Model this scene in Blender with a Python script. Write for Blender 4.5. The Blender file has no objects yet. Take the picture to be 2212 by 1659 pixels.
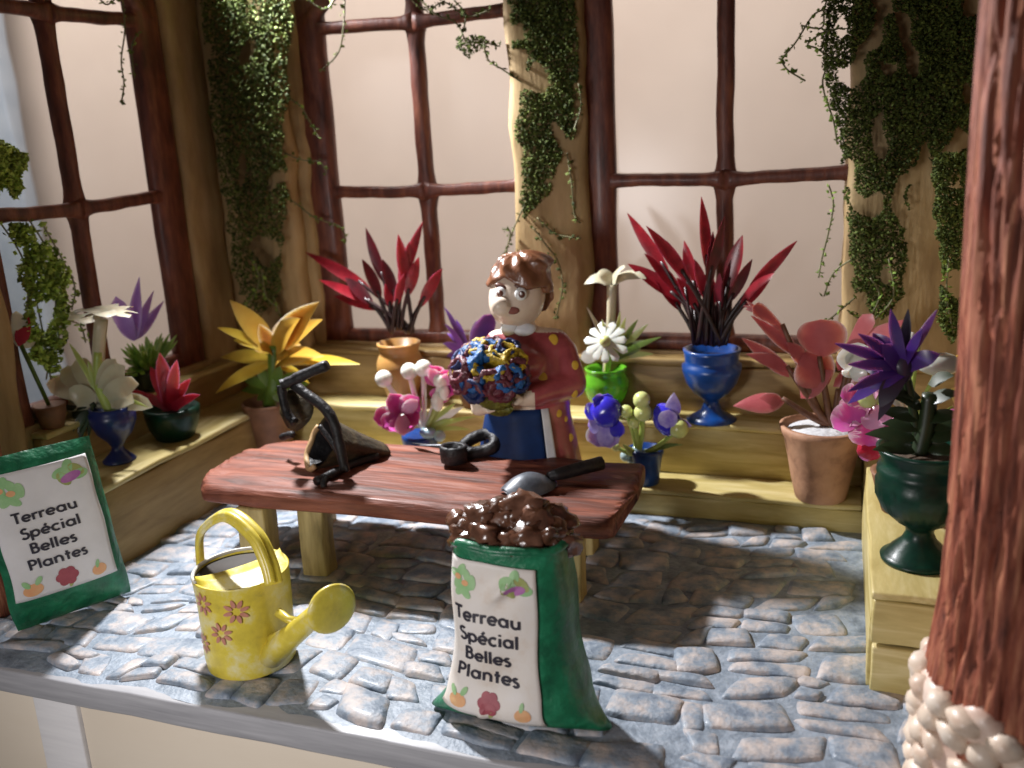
import bpy, bmesh, math, random
import numpy as np
from mathutils import Vector, Matrix, noise
from mathutils.bvhtree import BVHTree

R = math.radians
random.seed(7)
rnd = random.Random(11)
scene = bpy.context.scene
COL = scene.collection
scene.unit_settings.scale_length = 0.01          # one unit is one centimetre: the place is a small diorama

# ------------------------------------------------------------------ camera
IW, IH, FP = 2212.0, 1659.0, 2000.0              # size and focal length in photo pixels
PITCH, YAW, ROLL = R(15), R(20), R(2.9)
CAM = Vector((0, 0, 15))
_f = Vector((-math.sin(YAW) * math.cos(PITCH), math.cos(YAW) * math.cos(PITCH), -math.sin(PITCH)))
_r0 = _f.cross(Vector((0, 0, 1))).normalized()
_u0 = _r0.cross(_f)
_r = _r0 * math.cos(ROLL) - _u0 * math.sin(ROLL)
_u = _r0 * math.sin(ROLL) + _u0 * math.cos(ROLL)
cam_data = bpy.data.cameras.new('camera')
cam = bpy.data.objects.new('camera', cam_data)
COL.objects.link(cam)
cam.matrix_world = Matrix(((_r.x, _u.x, -_f.x, CAM.x), (_r.y, _u.y, -_f.y, CAM.y), (_r.z, _u.z, -_f.z, CAM.z), (0, 0, 0, 1)))
cam_data.sensor_width = 36
cam_data.lens = 36 * FP / IW
cam_data.clip_start, cam_data.clip_end = 0.5, 600
cam_data.dof.use_dof = True
cam_data.dof.focus_distance = 28.5
cam_data.dof.aperture_fstop = 0.15
scene.camera = cam

# ------------------------------------------------------------------ world and lamps (an indoor, lamp lit photograph)
world = bpy.data.worlds.new('World'); scene.world = world; world.use_nodes = True
bg = world.node_tree.nodes['Background']
bg.inputs[0].default_value = (1.0, 0.92, 0.88, 1); bg.inputs[1].default_value = 0.07
def lamp(name, kind, loc, target, power, color, **kw):
    d = bpy.data.lights.new(name, kind); d.energy = power; d.color = color
    for k, v in kw.items(): setattr(d, k, v)
    o = bpy.data.objects.new(name, d); COL.objects.link(o); o.location = loc
    o.rotation_euler = (Vector(target) - Vector(loc)).to_track_quat('-Z', 'Y').to_euler()
    return o
lamp('key_lamp', 'SPOT', (-26.6, 36.2, 25.0), (-5, 25, 0), 80000, (0.98, 0.98, 1.0), spot_size=R(80), spot_blend=0.5, shadow_soft_size=0.9)
lamp('front_fill', 'SPOT', (-18, -6, 9.0), (-11, 20, 0), 18500, (1.0, 0.96, 0.96), spot_size=R(92), spot_blend=1.0, shadow_soft_size=4.0)  # added soft fill from the front, no fixture stands there
lamp('wall_fill', 'AREA', (-45, 46, 62), (-45, 78, 5), 80000, (1.0, 0.905, 0.84), shape='RECTANGLE', size=120, size_y=12)  # added area light that only brightens the room wall behind
scene.view_settings.view_transform = 'Standard'
scene.view_settings.look = 'None'
scene.view_settings.exposure = 0.0
scene.view_settings.gamma = 1.0
scene.cycles.use_denoising = True
scene.cycles.max_bounces = 6

# ------------------------------------------------------------------ helpers
def ray(x, y):
    return _f + _r * ((x - IW / 2) / FP) - _u * ((y - IH / 2) / FP)
def at(x, y, X=None, Y=None, Z=None):            # point of the place seen at a photo pixel, on a given real plane
    d = ray(x, y)
    t = (X - CAM.x) / d.x if X is not None else ((Y - CAM.y) / d.y if Y is not None else (Z - CAM.z) / d.z)
    return CAM + d * t
def link(o, parent=None):
    COL.objects.link(o)
    if parent is not None: o.parent = parent
    return o
def tag(o, label=None, cat=None, group=None, kind=None):
    if label: o['label'] = label
    if cat: o['category'] = cat
    if group: o['group'] = group
    if kind: o['kind'] = kind
    return o
def thing(name, label, cat, loc=(0, 0, 0), rz=0, group=None):
    o = bpy.data.objects.new(name, None); o.empty_display_size = 0.5
    o.location = loc; o.rotation_euler = (0, 0, rz)
    link(o); tag(o, label, cat, group); return o
def mesh_obj(name, verts, faces, mat, parent=None, smooth=True, world_space=True):
    me = bpy.data.meshes.new(name)
    if parent is not None and world_space:
        inv = wmat(parent).inverted()
        verts = [inv @ Vector(v) for v in verts]
    me.from_pydata([tuple(v) for v in verts], [], [tuple(f) for f in faces])
    if smooth: me.polygons.foreach_set('use_smooth', [True] * len(me.polygons))
    if mat: me.materials.append(mat)
    me.update()
    return link(bpy.data.objects.new(name, me), parent)
def wmat(o):
    m = Matrix.LocRotScale(o.location, o.rotation_euler, o.scale)
    return wmat(o.parent) @ m if o.parent else m
def bm_obj(name, bm, mat, parent=None, smooth=True, sharp=None):
    bmesh.ops.recalc_face_normals(bm, faces=bm.faces)
    v = [x.co.copy() for x in bm.verts]; bm.verts.index_update()
    f = [[q.index for q in p.verts] for p in bm.faces]; bm.free()
    o = mesh_obj(name, v, f, mat, parent, smooth)
    if sharp: o.data.set_sharp_from_angle(angle=R(sharp))
    return o
def nz(p, s=1.0, seed=0.0):
    return noise.noise(Vector((p[0] * s + seed, p[1] * s - seed * 1.7, p[2] * s + seed * 0.6)))

def plank(name, a, b, mat, parent, bev=0.1, cut=1.2, wob=0.05, seed=0.0, ws=0.5):
    """a hand cut board: a box from corner a to corner b with rounded edges and an uneven surface"""
    a, b = Vector(a), Vector(b); c = (a + b) / 2; s = b - a
    bm = bmesh.new(); bmesh.ops.create_cube(bm, size=1.0)
    for v in bm.verts: v.co = Vector((v.co.x * s.x, v.co.y * s.y, v.co.z * s.z)) + c
    for ax in range(3):
        n = min(40, int(s[ax] / cut))
        if n > 0:
            es = [e for e in bm.edges if abs((e.verts[0].co - e.verts[1].co)[ax]) > s[ax] * 0.9]
            bmesh.ops.subdivide_edges(bm, edges=es, cuts=n, use_grid_fill=True)
    if bev > 0:
        es = [e for e in bm.edges if e.is_manifold and e.calc_face_angle(0) > 0.5]
        bmesh.ops.bevel(bm, geom=es, offset=bev, segments=2, affect='EDGES', profile=0.5)
    for v in bm.verts:
        p = v.co
        v.co = p + Vector((nz(p, ws, seed), nz(p, ws, seed + 9), nz(p, ws, seed + 23))) * wob * 1.6
    return bm_obj(name, bm, mat, parent, smooth=True, sharp=50)

def tube(pts, radii, n=8, cap=True, flat=None):
    """verts, faces of a round bar along points"""
    pts = [Vector(p) for p in pts]; V, Fc = [], []
    prev = None
    for i, p in enumerate(pts):
        t = (pts[min(i + 1, len(pts) - 1)] - pts[max(i - 1, 0)]).normalized()
        if prev is None:
            a = t.orthogonal().normalized()
            if flat is not None: a = (Vector(flat) - t * Vector(flat).dot(t)).normalized()
        else:
            a = (prev - t * prev.dot(t)).normalized()
        prev = a; b = t.cross(a)
        r = radii[i] if isinstance(radii, (list, tuple)) else radii
        ra, rb = r if isinstance(r, tuple) else (r, r)
        for k in range(n):
            th = 2 * math.pi * k / n
            V.append(p + a * (math.cos(th) * ra) + b * (math.sin(th) * rb))
    for i in range(len(pts) - 1):
        for k in range(n):
            Fc.append((i * n + k, i * n + (k + 1) % n, (i + 1) * n + (k + 1) % n, (i + 1) * n + k))
    if cap:
        Fc.append(tuple(range(n))[::-1]); Fc.append(tuple((len(pts) - 1) * n + k for k in range(n)))
    return V, Fc
def bez(p0, p1, p2, n):
    p0, p1, p2 = Vector(p0), Vector(p1), Vector(p2)
    return [p0 * (1 - t) ** 2 + p1 * 2 * t * (1 - t) + p2 * t * t for t in [i / (n - 1) for i in range(n)]]
def lathe(name, prof, mat, parent, center, n=32, squash=1.0, wob=0.0, seed=0, flute=0.0, flutes=0, flrange=(0, 0), tilt=None):
    V, Fc = [], []
    c = Vector(center)
    for (r, z) in prof:
        for k in range(n):
            th = 2 * math.pi * k / n
            rr = r
            if flute and flrange[0] <= z <= flrange[1]: rr = r * (1 + flute * abs(math.sin(th * flutes / 2)))
            if wob: rr += wob * noise.noise(Vector((math.cos(th) * 1.4 + seed, math.sin(th) * 1.4, z * 0.9)))
            p = Vector((rr * math.cos(th), rr * math.sin(th) * squash, z))
            if tilt is not None: p = tilt @ p
            V.append(c + p)
    m = len(prof)
    for i in range(m - 1):
        for k in range(n):
            Fc.append((i * n + k, i * n + (k + 1) % n, (i + 1) * n + (k + 1) % n, (i + 1) * n + k))
    Fc.append(tuple(range(n))[::-1]); Fc.append(tuple((m - 1) * n + k for k in range(n)))
    return mesh_obj(name, V, Fc, mat, parent)
PROF = {
    'spear': lambda t: max(0.0, math.sin(math.pi * min(1, t ** 0.75))) ** 0.9,
    'petal': lambda t: 0.18 + 0.82 * math.sin(math.pi * 0.5 * min(1, t / 0.62)) if t < 0.62 else math.sqrt(max(0, 1 - ((t - 0.62) / 0.38) ** 2)),
    'strap': lambda t: min(1, t * 6 + 0.3) * (1 - max(0, (t - 0.55) / 0.45) ** 2),
    'oval': lambda t: math.sqrt(max(0.0, 1 - (2 * t - 1) ** 2)),
    'club': lambda t: (0.35 + 0.65 * min(1, t / 0.75)) if t < 0.8 else 1.0 * math.sqrt(max(0, 1 - ((t - 0.8) / 0.2) ** 2)),
}
def blade(p0, p2, width, thick=0.05, bend=(0, 0, 0), prof='spear', normal=None, cup=0.0, n=8, wavy=0.0):
    """a solid leaf or petal: lens shaped section along a bent spine"""
    p0, p2 = Vector(p0), Vector(p2)
    mid = (p0 + p2) / 2 + Vector(bend)
    sp = bez(p0, mid, p2, n)
    nrm = Vector(normal) if normal is not None else (CAM - p0).normalized()
    V, Fc = [], []
    w = PROF[prof]
    for i, p in enumerate(sp):
        t = i / (n - 1)
        tan = (sp[min(i + 1, n - 1)] - sp[max(i - 1, 0)]).normalized()
        side = tan.cross(nrm)
        side = side.normalized() if side.length > 1e-4 else tan.orthogonal().normalized()
        nn = side.cross(tan).normalized()
        hw = max(0.012, width * 0.5 * w(t)); th = max(0.006, thick * 0.5 * (0.3 + 0.7 * w(t)))
        wv = wavy * math.sin(t * 9 + p0.x * 7) * hw
        V += [p - side * hw + nn * (cup * hw + wv), p + nn * th, p + side * hw + nn * (cup * hw - wv), p - nn * th]
    for i in range(n - 1):
        for k in range(4):
            Fc.append((i * 4 + k, i * 4 + (k + 1) % 4, (i + 1) * 4 + (k + 1) % 4, (i + 1) * 4 + k))
    Fc.append((3, 2, 1, 0)); Fc.append(tuple((n - 1) * 4 + k for k in range(4)))
    return V, Fc
def ellipsoid(c, rad, rot=None, nu=14, nv=9, wob=0.0, seed=0.0):
    V, Fc = [], []
    c = Vector(c)
    for j in range(nv + 1):
        ph = math.pi * j / nv
        for i in range(nu):
            th = 2 * math.pi * i / nu
            d = Vector((math.sin(ph) * math.cos(th), math.sin(ph) * math.sin(th), math.cos(ph)))
            k = 1 + (wob * noise.noise(d * 1.7 + Vector((seed, seed * 2, 0))) if wob else 0)
            p = Vector((d.x * rad[0], d.y * rad[1], d.z * rad[2])) * k
            if rot is not None: p = rot @ p
            V.append(c + p)
    for j in range(nv):
        for i in range(nu):
            Fc.append((j * nu + i, (j + 1) * nu + i, (j + 1) * nu + (i + 1) % nu, j * nu + (i + 1) % nu))
    return V, Fc
def look_rot(d):                                 # rotation whose Z axis points along d
    return Vector(d).to_track_quat('Z', 'Y').to_matrix()

def sdf_mesh(name, fn, lo, hi, h, mat, parent=None):
    """surface of fn(x, y, z) = 0 by surface nets; fn works on numpy arrays, coordinates are the parent's own"""
    xs, ys, zs = [np.arange(lo[i], hi[i] + h, h) for i in range(3)]
    X, Y, Z = np.meshgrid(xs, ys, zs, indexing='ij')
    F = fn(X, Y, Z)
    S = F < 0
    nx, ny, nzz = F.shape
    acc = np.zeros((nx - 1, ny - 1, nzz - 1, 3)); cnt = np.zeros((nx - 1, ny - 1, nzz - 1))
    for ax in range(3):
        for da in (0, 1):
            for db in (0, 1):
                o = [0, 0, 0]; b, c = [k for k in range(3) if k != ax]; o[b], o[c] = da, db
                s0 = tuple(slice(o[k], o[k] + F.shape[k] - 1) for k in range(3))
                o2 = o[:]; o2[ax] = 1
                s1 = tuple(slice(o2[k], o2[k] + F.shape[k] - 1) for k in range(3))
                m = S[s0] != S[s1]
                den = np.where(m, F[s0] - F[s1], 1.0)
                t = np.where(m, F[s0] / den, 0)
                off = np.zeros(m.shape + (3,)); off[..., b] = da; off[..., c] = db; off[..., ax] = t
                acc += off * m[..., None]; cnt += m
    act = cnt > 0
    idx = -np.ones(act.shape, int); idx[act] = np.arange(act.sum())
    cells = np.argwhere(act)
    V = (cells + acc[act] / cnt[act][:, None]) * h + np.array(lo)
    faces = []
    for ax in range(3):
        b, c = [(1, 2), (2, 0), (0, 1)][ax]
        s0 = [slice(None)] * 3; s1 = [slice(None)] * 3
        s0[ax] = slice(0, -1); s1[ax] = slice(1, None)
        m = S[tuple(s0)] != S[tuple(s1)]
        for i, j, k in np.argwhere(m):
            q = [i, j, k]
            if q[b] < 1 or q[c] < 1 or q[b] >= act.shape[b] or q[c] >= act.shape[c]: continue
            def cell(db, dc):
                w = q[:]; w[b] -= db; w[c] -= dc; return idx[tuple(w)]
            f = [cell(1, 1), cell(0, 1), cell(0, 0), cell(1, 0)]
            if min(f) < 0: continue
            faces.append(f if S[i, j, k] else f[::-1])
    return mesh_obj(name, V.tolist(), faces, mat, parent, True, world_space=False)
def s_cap(X, Y, Z, a, b, ra, rb):
    a, b = np.array(a, float), np.array(b, float); d = b - a
    t = np.clip(((X - a[0]) * d[0] + (Y - a[1]) * d[1] + (Z - a[2]) * d[2]) / (d @ d), 0, 1)
    return np.sqrt((X - a[0] - t * d[0]) ** 2 + (Y - a[1] - t * d[1]) ** 2 + (Z - a[2] - t * d[2]) ** 2) - (ra + (rb - ra) * t)
def s_ell(X, Y, Z, c, r):
    k = np.sqrt(((X - c[0]) / r[0]) ** 2 + ((Y - c[1]) / r[1]) ** 2 + ((Z - c[2]) / r[2]) ** 2)
    return (k - 1) * min(r)
def smin(a, b, k):
    h = np.clip(0.5 + 0.5 * (b - a) / k, 0, 1)
    return b * (1 - h) + a * h - k * h * (1 - h)

# ------------------------------------------------------------------ materials
def ramp_mat(name, cols, rough=0.5, scale=2.0, stretch=(1, 1, 1), detail=6, bump=0.1, bscale=None, dist=0.02, pos=None,
             coat=0.0, sss=0.0, spec=0.5, island=False, metallic=0.0, trans=0.0, distort=0.0, rvar=0.0):
    m = bpy.data.materials.new(name); m.use_nodes = True
    nt = m.node_tree; N = nt.nodes; L = nt.links
    p = N['Principled BSDF']
    tc = N.new('ShaderNodeTexCoord'); mp = N.new('ShaderNodeMapping'); mp.inputs['Scale'].default_value = stretch
    L.new(tc.outputs['Object'], mp.inputs['Vector'])
    ns = N.new('ShaderNodeTexNoise'); ns.inputs['Scale'].default_value = scale; ns.inputs['Detail'].default_value = detail
    ns.inputs['Roughness'].default_value = 0.62; ns.inputs['Distortion'].default_value = distort
    L.new(mp.outputs[0], ns.inputs['Vector'])
    cr = N.new('ShaderNodeValToRGB')
    el = cr.color_ramp.elements
    n = len(cols)
    for i, c in enumerate(cols):
        q = pos[i] if pos else 0.3 + 0.4 * i / max(1, n - 1)
        if i < 2: e = el[i]; e.position = q
        else: e = el.new(q)
        e.color = (c[0], c[1], c[2], 1)
    if n == 1: el[1].color = el[0].color
    L.new(ns.outputs['Fac'], cr.inputs[0])
    out = cr.outputs[0]
    if island:
        g = N.new('ShaderNodeNewGeometry'); hs = N.new('ShaderNodeHueSaturation')
        mr = N.new('ShaderNodeMapRange'); mr.inputs[3].default_value = 0.35; mr.inputs[4].default_value = 1.7
        L.new(g.outputs['Random Per Island'], mr.inputs[0]); L.new(mr.outputs[0], hs.inputs['Value']); L.new(out, hs.inputs['Color'])
        out = hs.outputs[0]
    L.new(out, p.inputs['Base Color'])
    p.inputs['Roughness'].default_value = rough
    if rvar:
        mr = N.new('ShaderNodeMapRange'); mr.inputs[3].default_value = max(0.05, rough - rvar); mr.inputs[4].default_value = min(1, rough + rvar)
        L.new(ns.outputs['Fac'], mr.inputs[0]); L.new(mr.outputs[0], p.inputs['Roughness'])
    p.inputs['Specular IOR Level'].default_value = spec
    p.inputs['Metallic'].default_value = metallic
    p.inputs['Coat Weight'].default_value = coat; p.inputs['Coat Roughness'].default_value = 0.18
    if trans: p.inputs['Transmission Weight'].default_value = trans
    if sss:
        p.inputs['Subsurface Weight'].default_value = sss; p.inputs['Subsurface Radius'].default_value = (0.3, 0.2, 0.15); p.inputs['Subsurface Scale'].default_value = 0.6
    if bump:
        n2 = N.new('ShaderNodeTexNoise'); n2.inputs['Scale'].default_value = bscale or scale * 2.5; n2.inputs['Detail'].default_value = 5
        L.new(mp.outputs[0], n2.inputs['Vector'])
        b = N.new('ShaderNodeBump'); b.inputs['Strength'].default_value = bump; b.inputs['Distance'].default_value = dist
        L.new(n2.outputs['Fac'], b.inputs['Height']); L.new(b.outputs[0], p.inputs['Normal'])
    return m
def plastic(name, c, c2=None, rough=0.3, sss=0.25, scale=0.9, bump=0.05, trans=0.0):
    c2 = c2 or tuple(x * 0.7 for x in c)
    return ramp_mat(name, [c2, c], rough=rough, scale=scale, bump=bump, bscale=6, dist=0.02, sss=sss, coat=0.15, detail=3, trans=trans)

M = {}
M['wall'] = ramp_mat('ochre_plaster', [(0.26, 0.165, 0.07), (0.39, 0.265, 0.12), (0.50, 0.36, 0.185)], rough=0.7, scale=0.9, stretch=(1, 1, 0.25), bump=0.5, bscale=5, dist=0.04)
M['frame'] = ramp_mat('window_timber', [(0.055, 0.015, 0.011), (0.15, 0.042, 0.026), (0.27, 0.09, 0.048)], rough=0.5, scale=1.6, stretch=(1.5, 1.5, 0.35), bump=0.5, bscale=5, dist=0.05, coat=0.1)
M['bench'] = ramp_mat('yellow_painted_wood', [(0.40, 0.31, 0.10), (0.53, 0.43, 0.17), (0.68, 0.58, 0.30)], rough=0.5, scale=1.1, stretch=(0.25, 1.6, 2.4), bump=0.35, bscale=4, dist=0.03, distort=0.6, coat=0.1)
M['bench_side'] = ramp_mat('yellow_painted_wood_side', [(0.40, 0.31, 0.10), (0.53, 0.43, 0.17), (0.68, 0.58, 0.30)], rough=0.5, scale=1.1, stretch=(1.6, 0.25, 2.4), bump=0.35, bscale=4, dist=0.03, distort=0.6, coat=0.1)
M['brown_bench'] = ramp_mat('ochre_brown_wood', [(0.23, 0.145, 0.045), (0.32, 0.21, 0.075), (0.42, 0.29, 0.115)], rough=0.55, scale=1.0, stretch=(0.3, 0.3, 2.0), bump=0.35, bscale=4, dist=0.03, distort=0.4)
M['mortar'] = ramp_mat('grey_mortar', [(0.12, 0.155, 0.20), (0.24, 0.29, 0.355), (0.38, 0.43, 0.50)], rough=0.5, scale=1.6, bump=0.7, bscale=7, dist=0.06, coat=0.15)
M['stone'] = ramp_mat('painted_cobble', [(0.14, 0.18, 0.24), (0.24, 0.285, 0.345), (0.36, 0.35, 0.365), (0.54, 0.465, 0.43)], rough=0.55, scale=1.3, bump=0.8, bscale=5, dist=0.06, coat=0.08, pos=[0.34, 0.45, 0.53, 0.66], rvar=0.15)
M['slab'] = ramp_mat('grey_slab_edge', [(0.30, 0.30, 0.32), (0.46, 0.46, 0.48)], rough=0.45, scale=1.2, stretch=(0.2, 1, 3), bump=0.4, bscale=4, dist=0.03)
M['table'] = ramp_mat('red_brown_wood', [(0.045, 0.013, 0.007), (0.17, 0.048, 0.026), (0.30, 0.10, 0.055)], rough=0.58, scale=1.5, stretch=(0.16, 1.5, 1.5), bump=0.8, bscale=5, dist=0.07, distort=0.5, coat=0.05, spec=0.35)
M['leg'] = ramp_mat('olive_wood', [(0.22, 0.16, 0.06), (0.42, 0.32, 0.13), (0.55, 0.44, 0.20)], rough=0.55, scale=1.3, stretch=(2, 2, 0.3), bump=0.4, bscale=4, dist=0.04)
M['log'] = ramp_mat('log_bark', [(0.06, 0.014, 0.009), (0.30, 0.085, 0.048), (0.55, 0.23, 0.125)], rough=0.65, scale=2.2, stretch=(2.2, 2.2, 0.22), bump=0.8, bscale=5, dist=0.08, distort=0.3, coat=0.0, spec=0.35)
M['peach'] = ramp_mat('peach_plaster', [(0.50, 0.27, 0.20), (0.72, 0.52, 0.42), (0.80, 0.66, 0.56)], rough=0.45, scale=0.9, bump=0.4, bscale=4, dist=0.05, coat=0.2)
M['pebble'] = ramp_mat('peach_pebble', [(0.58, 0.40, 0.30), (0.78, 0.63, 0.50), (0.84, 0.74, 0.64)], rough=0.45, scale=1.3, bump=0.3, bscale=5, dist=0.03, coat=0.2)
M['room'] = ramp_mat('cream_room_wall', [(0.68, 0.58, 0.51), (0.73, 0.64, 0.57)], rough=0.8, scale=0.05, bump=0.05, bscale=1.0, dist=0.1)
M['cabinet'] = ramp_mat('cream_cabinet', [(0.76, 0.66, 0.53), (0.82, 0.73, 0.60)], rough=0.5, scale=0.3, stretch=(0.3, 1, 1), bump=0.1, bscale=2, dist=0.02)
M['cab_white'] = ramp_mat('white_stile', [(0.74, 0.73, 0.74), (0.84, 0.83, 0.83)], rough=0.45, scale=1.2, stretch=(0.2, 1, 3), bump=0.2, bscale=3, dist=0.02)
M['blue'] = ramp_mat('pale_blue_shade', [(0.34, 0.42, 0.52), (0.44, 0.52, 0.61)], rough=0.8, scale=0.4, bump=0.1)  # even tone of the bluish shadow band, painted on its slab
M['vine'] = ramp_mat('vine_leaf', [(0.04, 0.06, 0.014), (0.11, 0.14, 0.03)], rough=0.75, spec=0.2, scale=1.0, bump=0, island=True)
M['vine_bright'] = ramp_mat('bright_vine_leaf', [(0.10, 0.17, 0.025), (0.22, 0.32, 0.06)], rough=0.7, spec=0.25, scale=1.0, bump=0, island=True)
M['vine_light'] = ramp_mat('painted_lit_vine_leaf', [(0.22, 0.34, 0.05), (0.40, 0.52, 0.12)], rough=0.6, spec=0.25, scale=1.0, bump=0, island=True)  # light from outside is put into this brighter leaf colour
M['vine_stem'] = ramp_mat('vine_stem', [(0.10, 0.10, 0.04), (0.20, 0.19, 0.09)], rough=0.6, scale=3)
M['grey_stem'] = ramp_mat('grey_vine_stem', [(0.22, 0.21, 0.15), (0.36, 0.34, 0.26)], rough=0.7, scale=3)
M['terracotta'] = ramp_mat('terracotta', [(0.20, 0.095, 0.055), (0.42, 0.22, 0.13), (0.50, 0.28, 0.17)], rough=0.65, scale=0.9, bump=0.5, bscale=5, dist=0.04)
M['terra_dark'] = ramp_mat('dark_terracotta', [(0.16, 0.07, 0.035), (0.26, 0.12, 0.06)], rough=0.6, scale=1.2, bump=0.3, dist=0.03)
M['blue_urn'] = ramp_mat('blue_glazed_urn', [(0.004, 0.024, 0.12), (0.008, 0.065, 0.28)], rough=0.3, scale=1.0, bump=0.15, bscale=4, dist=0.03, coat=0.12)
M['navy_urn'] = ramp_mat('navy_glazed_urn', [(0.006, 0.012, 0.07), (0.012, 0.03, 0.16)], rough=0.35, scale=1.0, bump=0.15, bscale=4, dist=0.03, coat=0.2)
M['green_urn'] = ramp_mat('green_glazed_urn', [(0.001, 0.012, 0.008), (0.003, 0.042, 0.024)], rough=0.36, spec=0.3, scale=1.0, bump=0.3, bscale=5, dist=0.03, coat=0.08)
M['orange_pot'] = plastic('orange_plastic_pot', (0.52, 0.30, 0.10), (0.42, 0.20, 0.05), rough=0.35, sss=0.3)
M['gravel'] = ramp_mat('white_gravel', [(0.55, 0.56, 0.60), (0.80, 0.80, 0.82)], rough=0.5, scale=2, bump=0.8, bscale=5, dist=0.1)
M['soilp'] = ramp_mat('potting_mix', [(0.05, 0.03, 0.02), (0.12, 0.08, 0.05)], rough=0.8, scale=3, bump=0.8, dist=0.06)
M['red_leaf'] = plastic('crimson_leaf', (0.36, 0.012, 0.025), (0.16, 0.004, 0.012), rough=0.33, sss=0.15, scale=1.6)
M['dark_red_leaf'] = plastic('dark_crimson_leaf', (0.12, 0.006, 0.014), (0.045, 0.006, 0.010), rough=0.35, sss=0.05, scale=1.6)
M['dark_stem'] = ramp_mat('dark_plum_stem', [(0.012, 0.010, 0.008), (0.045, 0.012, 0.014)], rough=0.4, scale=2)
M['red_flower'] = plastic('bright_red_flower', (0.55, 0.025, 0.06), (0.38, 0.012, 0.03), rough=0.25, sss=0.35)
M['pink_leaf'] = plastic('coral_pink_leaf', (0.46, 0.105, 0.115), (0.34, 0.06, 0.07), rough=0.38, sss=0.3)
M['pink_stem'] = ramp_mat('brown_stem', [(0.09, 0.035, 0.02), (0.20, 0.085, 0.045)], rough=0.5, scale=2)
M['orange_petal'] = plastic('orange_petal', (0.60, 0.36, 0.05), (0.48, 0.25, 0.025), rough=0.4, sss=0.35)
M['yellow_petal'] = plastic('yellow_petal', (0.70, 0.50, 0.06), (0.58, 0.36, 0.03), rough=0.3, sss=0.3)
M['green'] = plastic('mid_green_leaf', (0.13, 0.22, 0.03), (0.07, 0.13, 0.015), rough=0.4, sss=0.15)
M['pale_green'] = plastic('pale_green_stem', (0.42, 0.50, 0.13), (0.28, 0.38, 0.07), rough=0.35, sss=0.3)
M['dark_green'] = plastic('dark_green_leaf', (0.022, 0.04, 0.012), (0.010, 0.02, 0.006), rough=0.45, sss=0.0)
M['bright_green'] = plastic('bright_green_tuft', (0.20, 0.42, 0.06), (0.10, 0.26, 0.03), rough=0.4, sss=0.2)
M['lilac'] = plastic('lilac_petal', (0.36, 0.23, 0.66), (0.26, 0.14, 0.52), rough=0.35, sss=0.3)
M['purple'] = plastic('purple_petal', (0.060, 0.016, 0.20), (0.03, 0.010, 0.11), rough=0.35, sss=0.2)
M['purple_mid'] = plastic('violet_petal', (0.22, 0.08, 0.42), (0.12, 0.04, 0.26), rough=0.35, sss=0.2)
M['purple_dark'] = plastic('dark_purple_centre', (0.020, 0.010, 0.035), (0.010, 0.006, 0.02), rough=0.5, sss=0.0)
M['pink'] = plastic('magenta_petal', (0.72, 0.11, 0.42), (0.56, 0.05, 0.28), rough=0.25, sss=0.35)
M['light_pink'] = plastic('light_pink_petal', (0.84, 0.40, 0.58), (0.76, 0.22, 0.46), rough=0.25, sss=0.35)
M['white_plastic'] = plastic('white_plastic', (0.80, 0.80, 0.74), (0.70, 0.72, 0.62), rough=0.22, sss=0.35)
M['cream_petal'] = plastic('cream_petal', (0.62, 0.57, 0.42), (0.52, 0.46, 0.30), rough=0.35, sss=0.3, trans=0.15)
M['berry'] = plastic('pale_green_berry', (0.62, 0.66, 0.28), (0.50, 0.54, 0.18), rough=0.25, sss=0.4)
M['blue_petal'] = plastic('royal_blue_petal', (0.05, 0.04, 0.62), (0.03, 0.02, 0.38), rough=0.2, sss=0.25)
M['violet_white'] = plastic('violet_white_petal', (0.50, 0.44, 0.78), (0.16, 0.09, 0.55), rough=0.25, sss=0.3, scale=1.6)
M['green_glass'] = ramp_mat('green_glass', [(0.16, 0.60, 0.03), (0.24, 0.72, 0.05)], rough=0.12, scale=1, bump=0.2, bscale=3, dist=0.05, trans=0.45, coat=0.3)
M['clear_gel'] = ramp_mat('pale_blue_gel', [(0.40, 0.58, 0.62), (0.56, 0.72, 0.75)], rough=0.12, scale=2, bump=0.2, trans=0.4)
M['yellow_can'] = ramp_mat('chipped_yellow_paint', [(0.36, 0.29, 0.08), (0.62, 0.49, 0.06), (0.74, 0.60, 0.07), (0.78, 0.72, 0.42)], rough=0.38, scale=1.1, bump=0.3, bscale=4, dist=0.03, coat=0.3, pos=[0.27, 0.38, 0.52, 0.68], rvar=0.12)
M['can_inside'] = ramp_mat('shade_dark_inside', [(0.012, 0.008, 0.006), (0.03, 0.02, 0.015)], rough=0.6, scale=1.5)  # near black, the shade inside the can put into the colour
M['can_rim'] = ramp_mat('bare_rim', [(0.45, 0.42, 0.34), (0.70, 0.68, 0.64)], rough=0.4, scale=2.5)
M['can_flower'] = ramp_mat('dusty_red_print', [(0.48, 0.19, 0.13), (0.60, 0.28, 0.20)], rough=0.5, scale=3, bump=0)
M['sack'] = ramp_mat('green_sack', [(0.004, 0.075, 0.035), (0.010, 0.17, 0.075), (0.03, 0.28, 0.14)], rough=0.42, scale=1.2, bump=0.9, bscale=2.5, dist=0.10, coat=0.18, pos=[0.3, 0.55, 0.78])
M['paper'] = ramp_mat('warm_white_paper', [(0.68, 0.56, 0.46), (0.78, 0.72, 0.66), (0.80, 0.76, 0.73)], rough=0.55, scale=0.7, bump=0.1, bscale=6, dist=0.01, pos=[0.3, 0.45, 0.65])
M['paper2'] = ramp_mat('cool_white_paper', [(0.68, 0.66, 0.66), (0.78, 0.76, 0.77)], rough=0.55, scale=0.7, bump=0.1, bscale=6, dist=0.01)
M['ink'] = ramp_mat('black_ink', [(0.02, 0.018, 0.03), (0.035, 0.03, 0.045)], rough=0.5, scale=3, bump=0)
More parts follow.
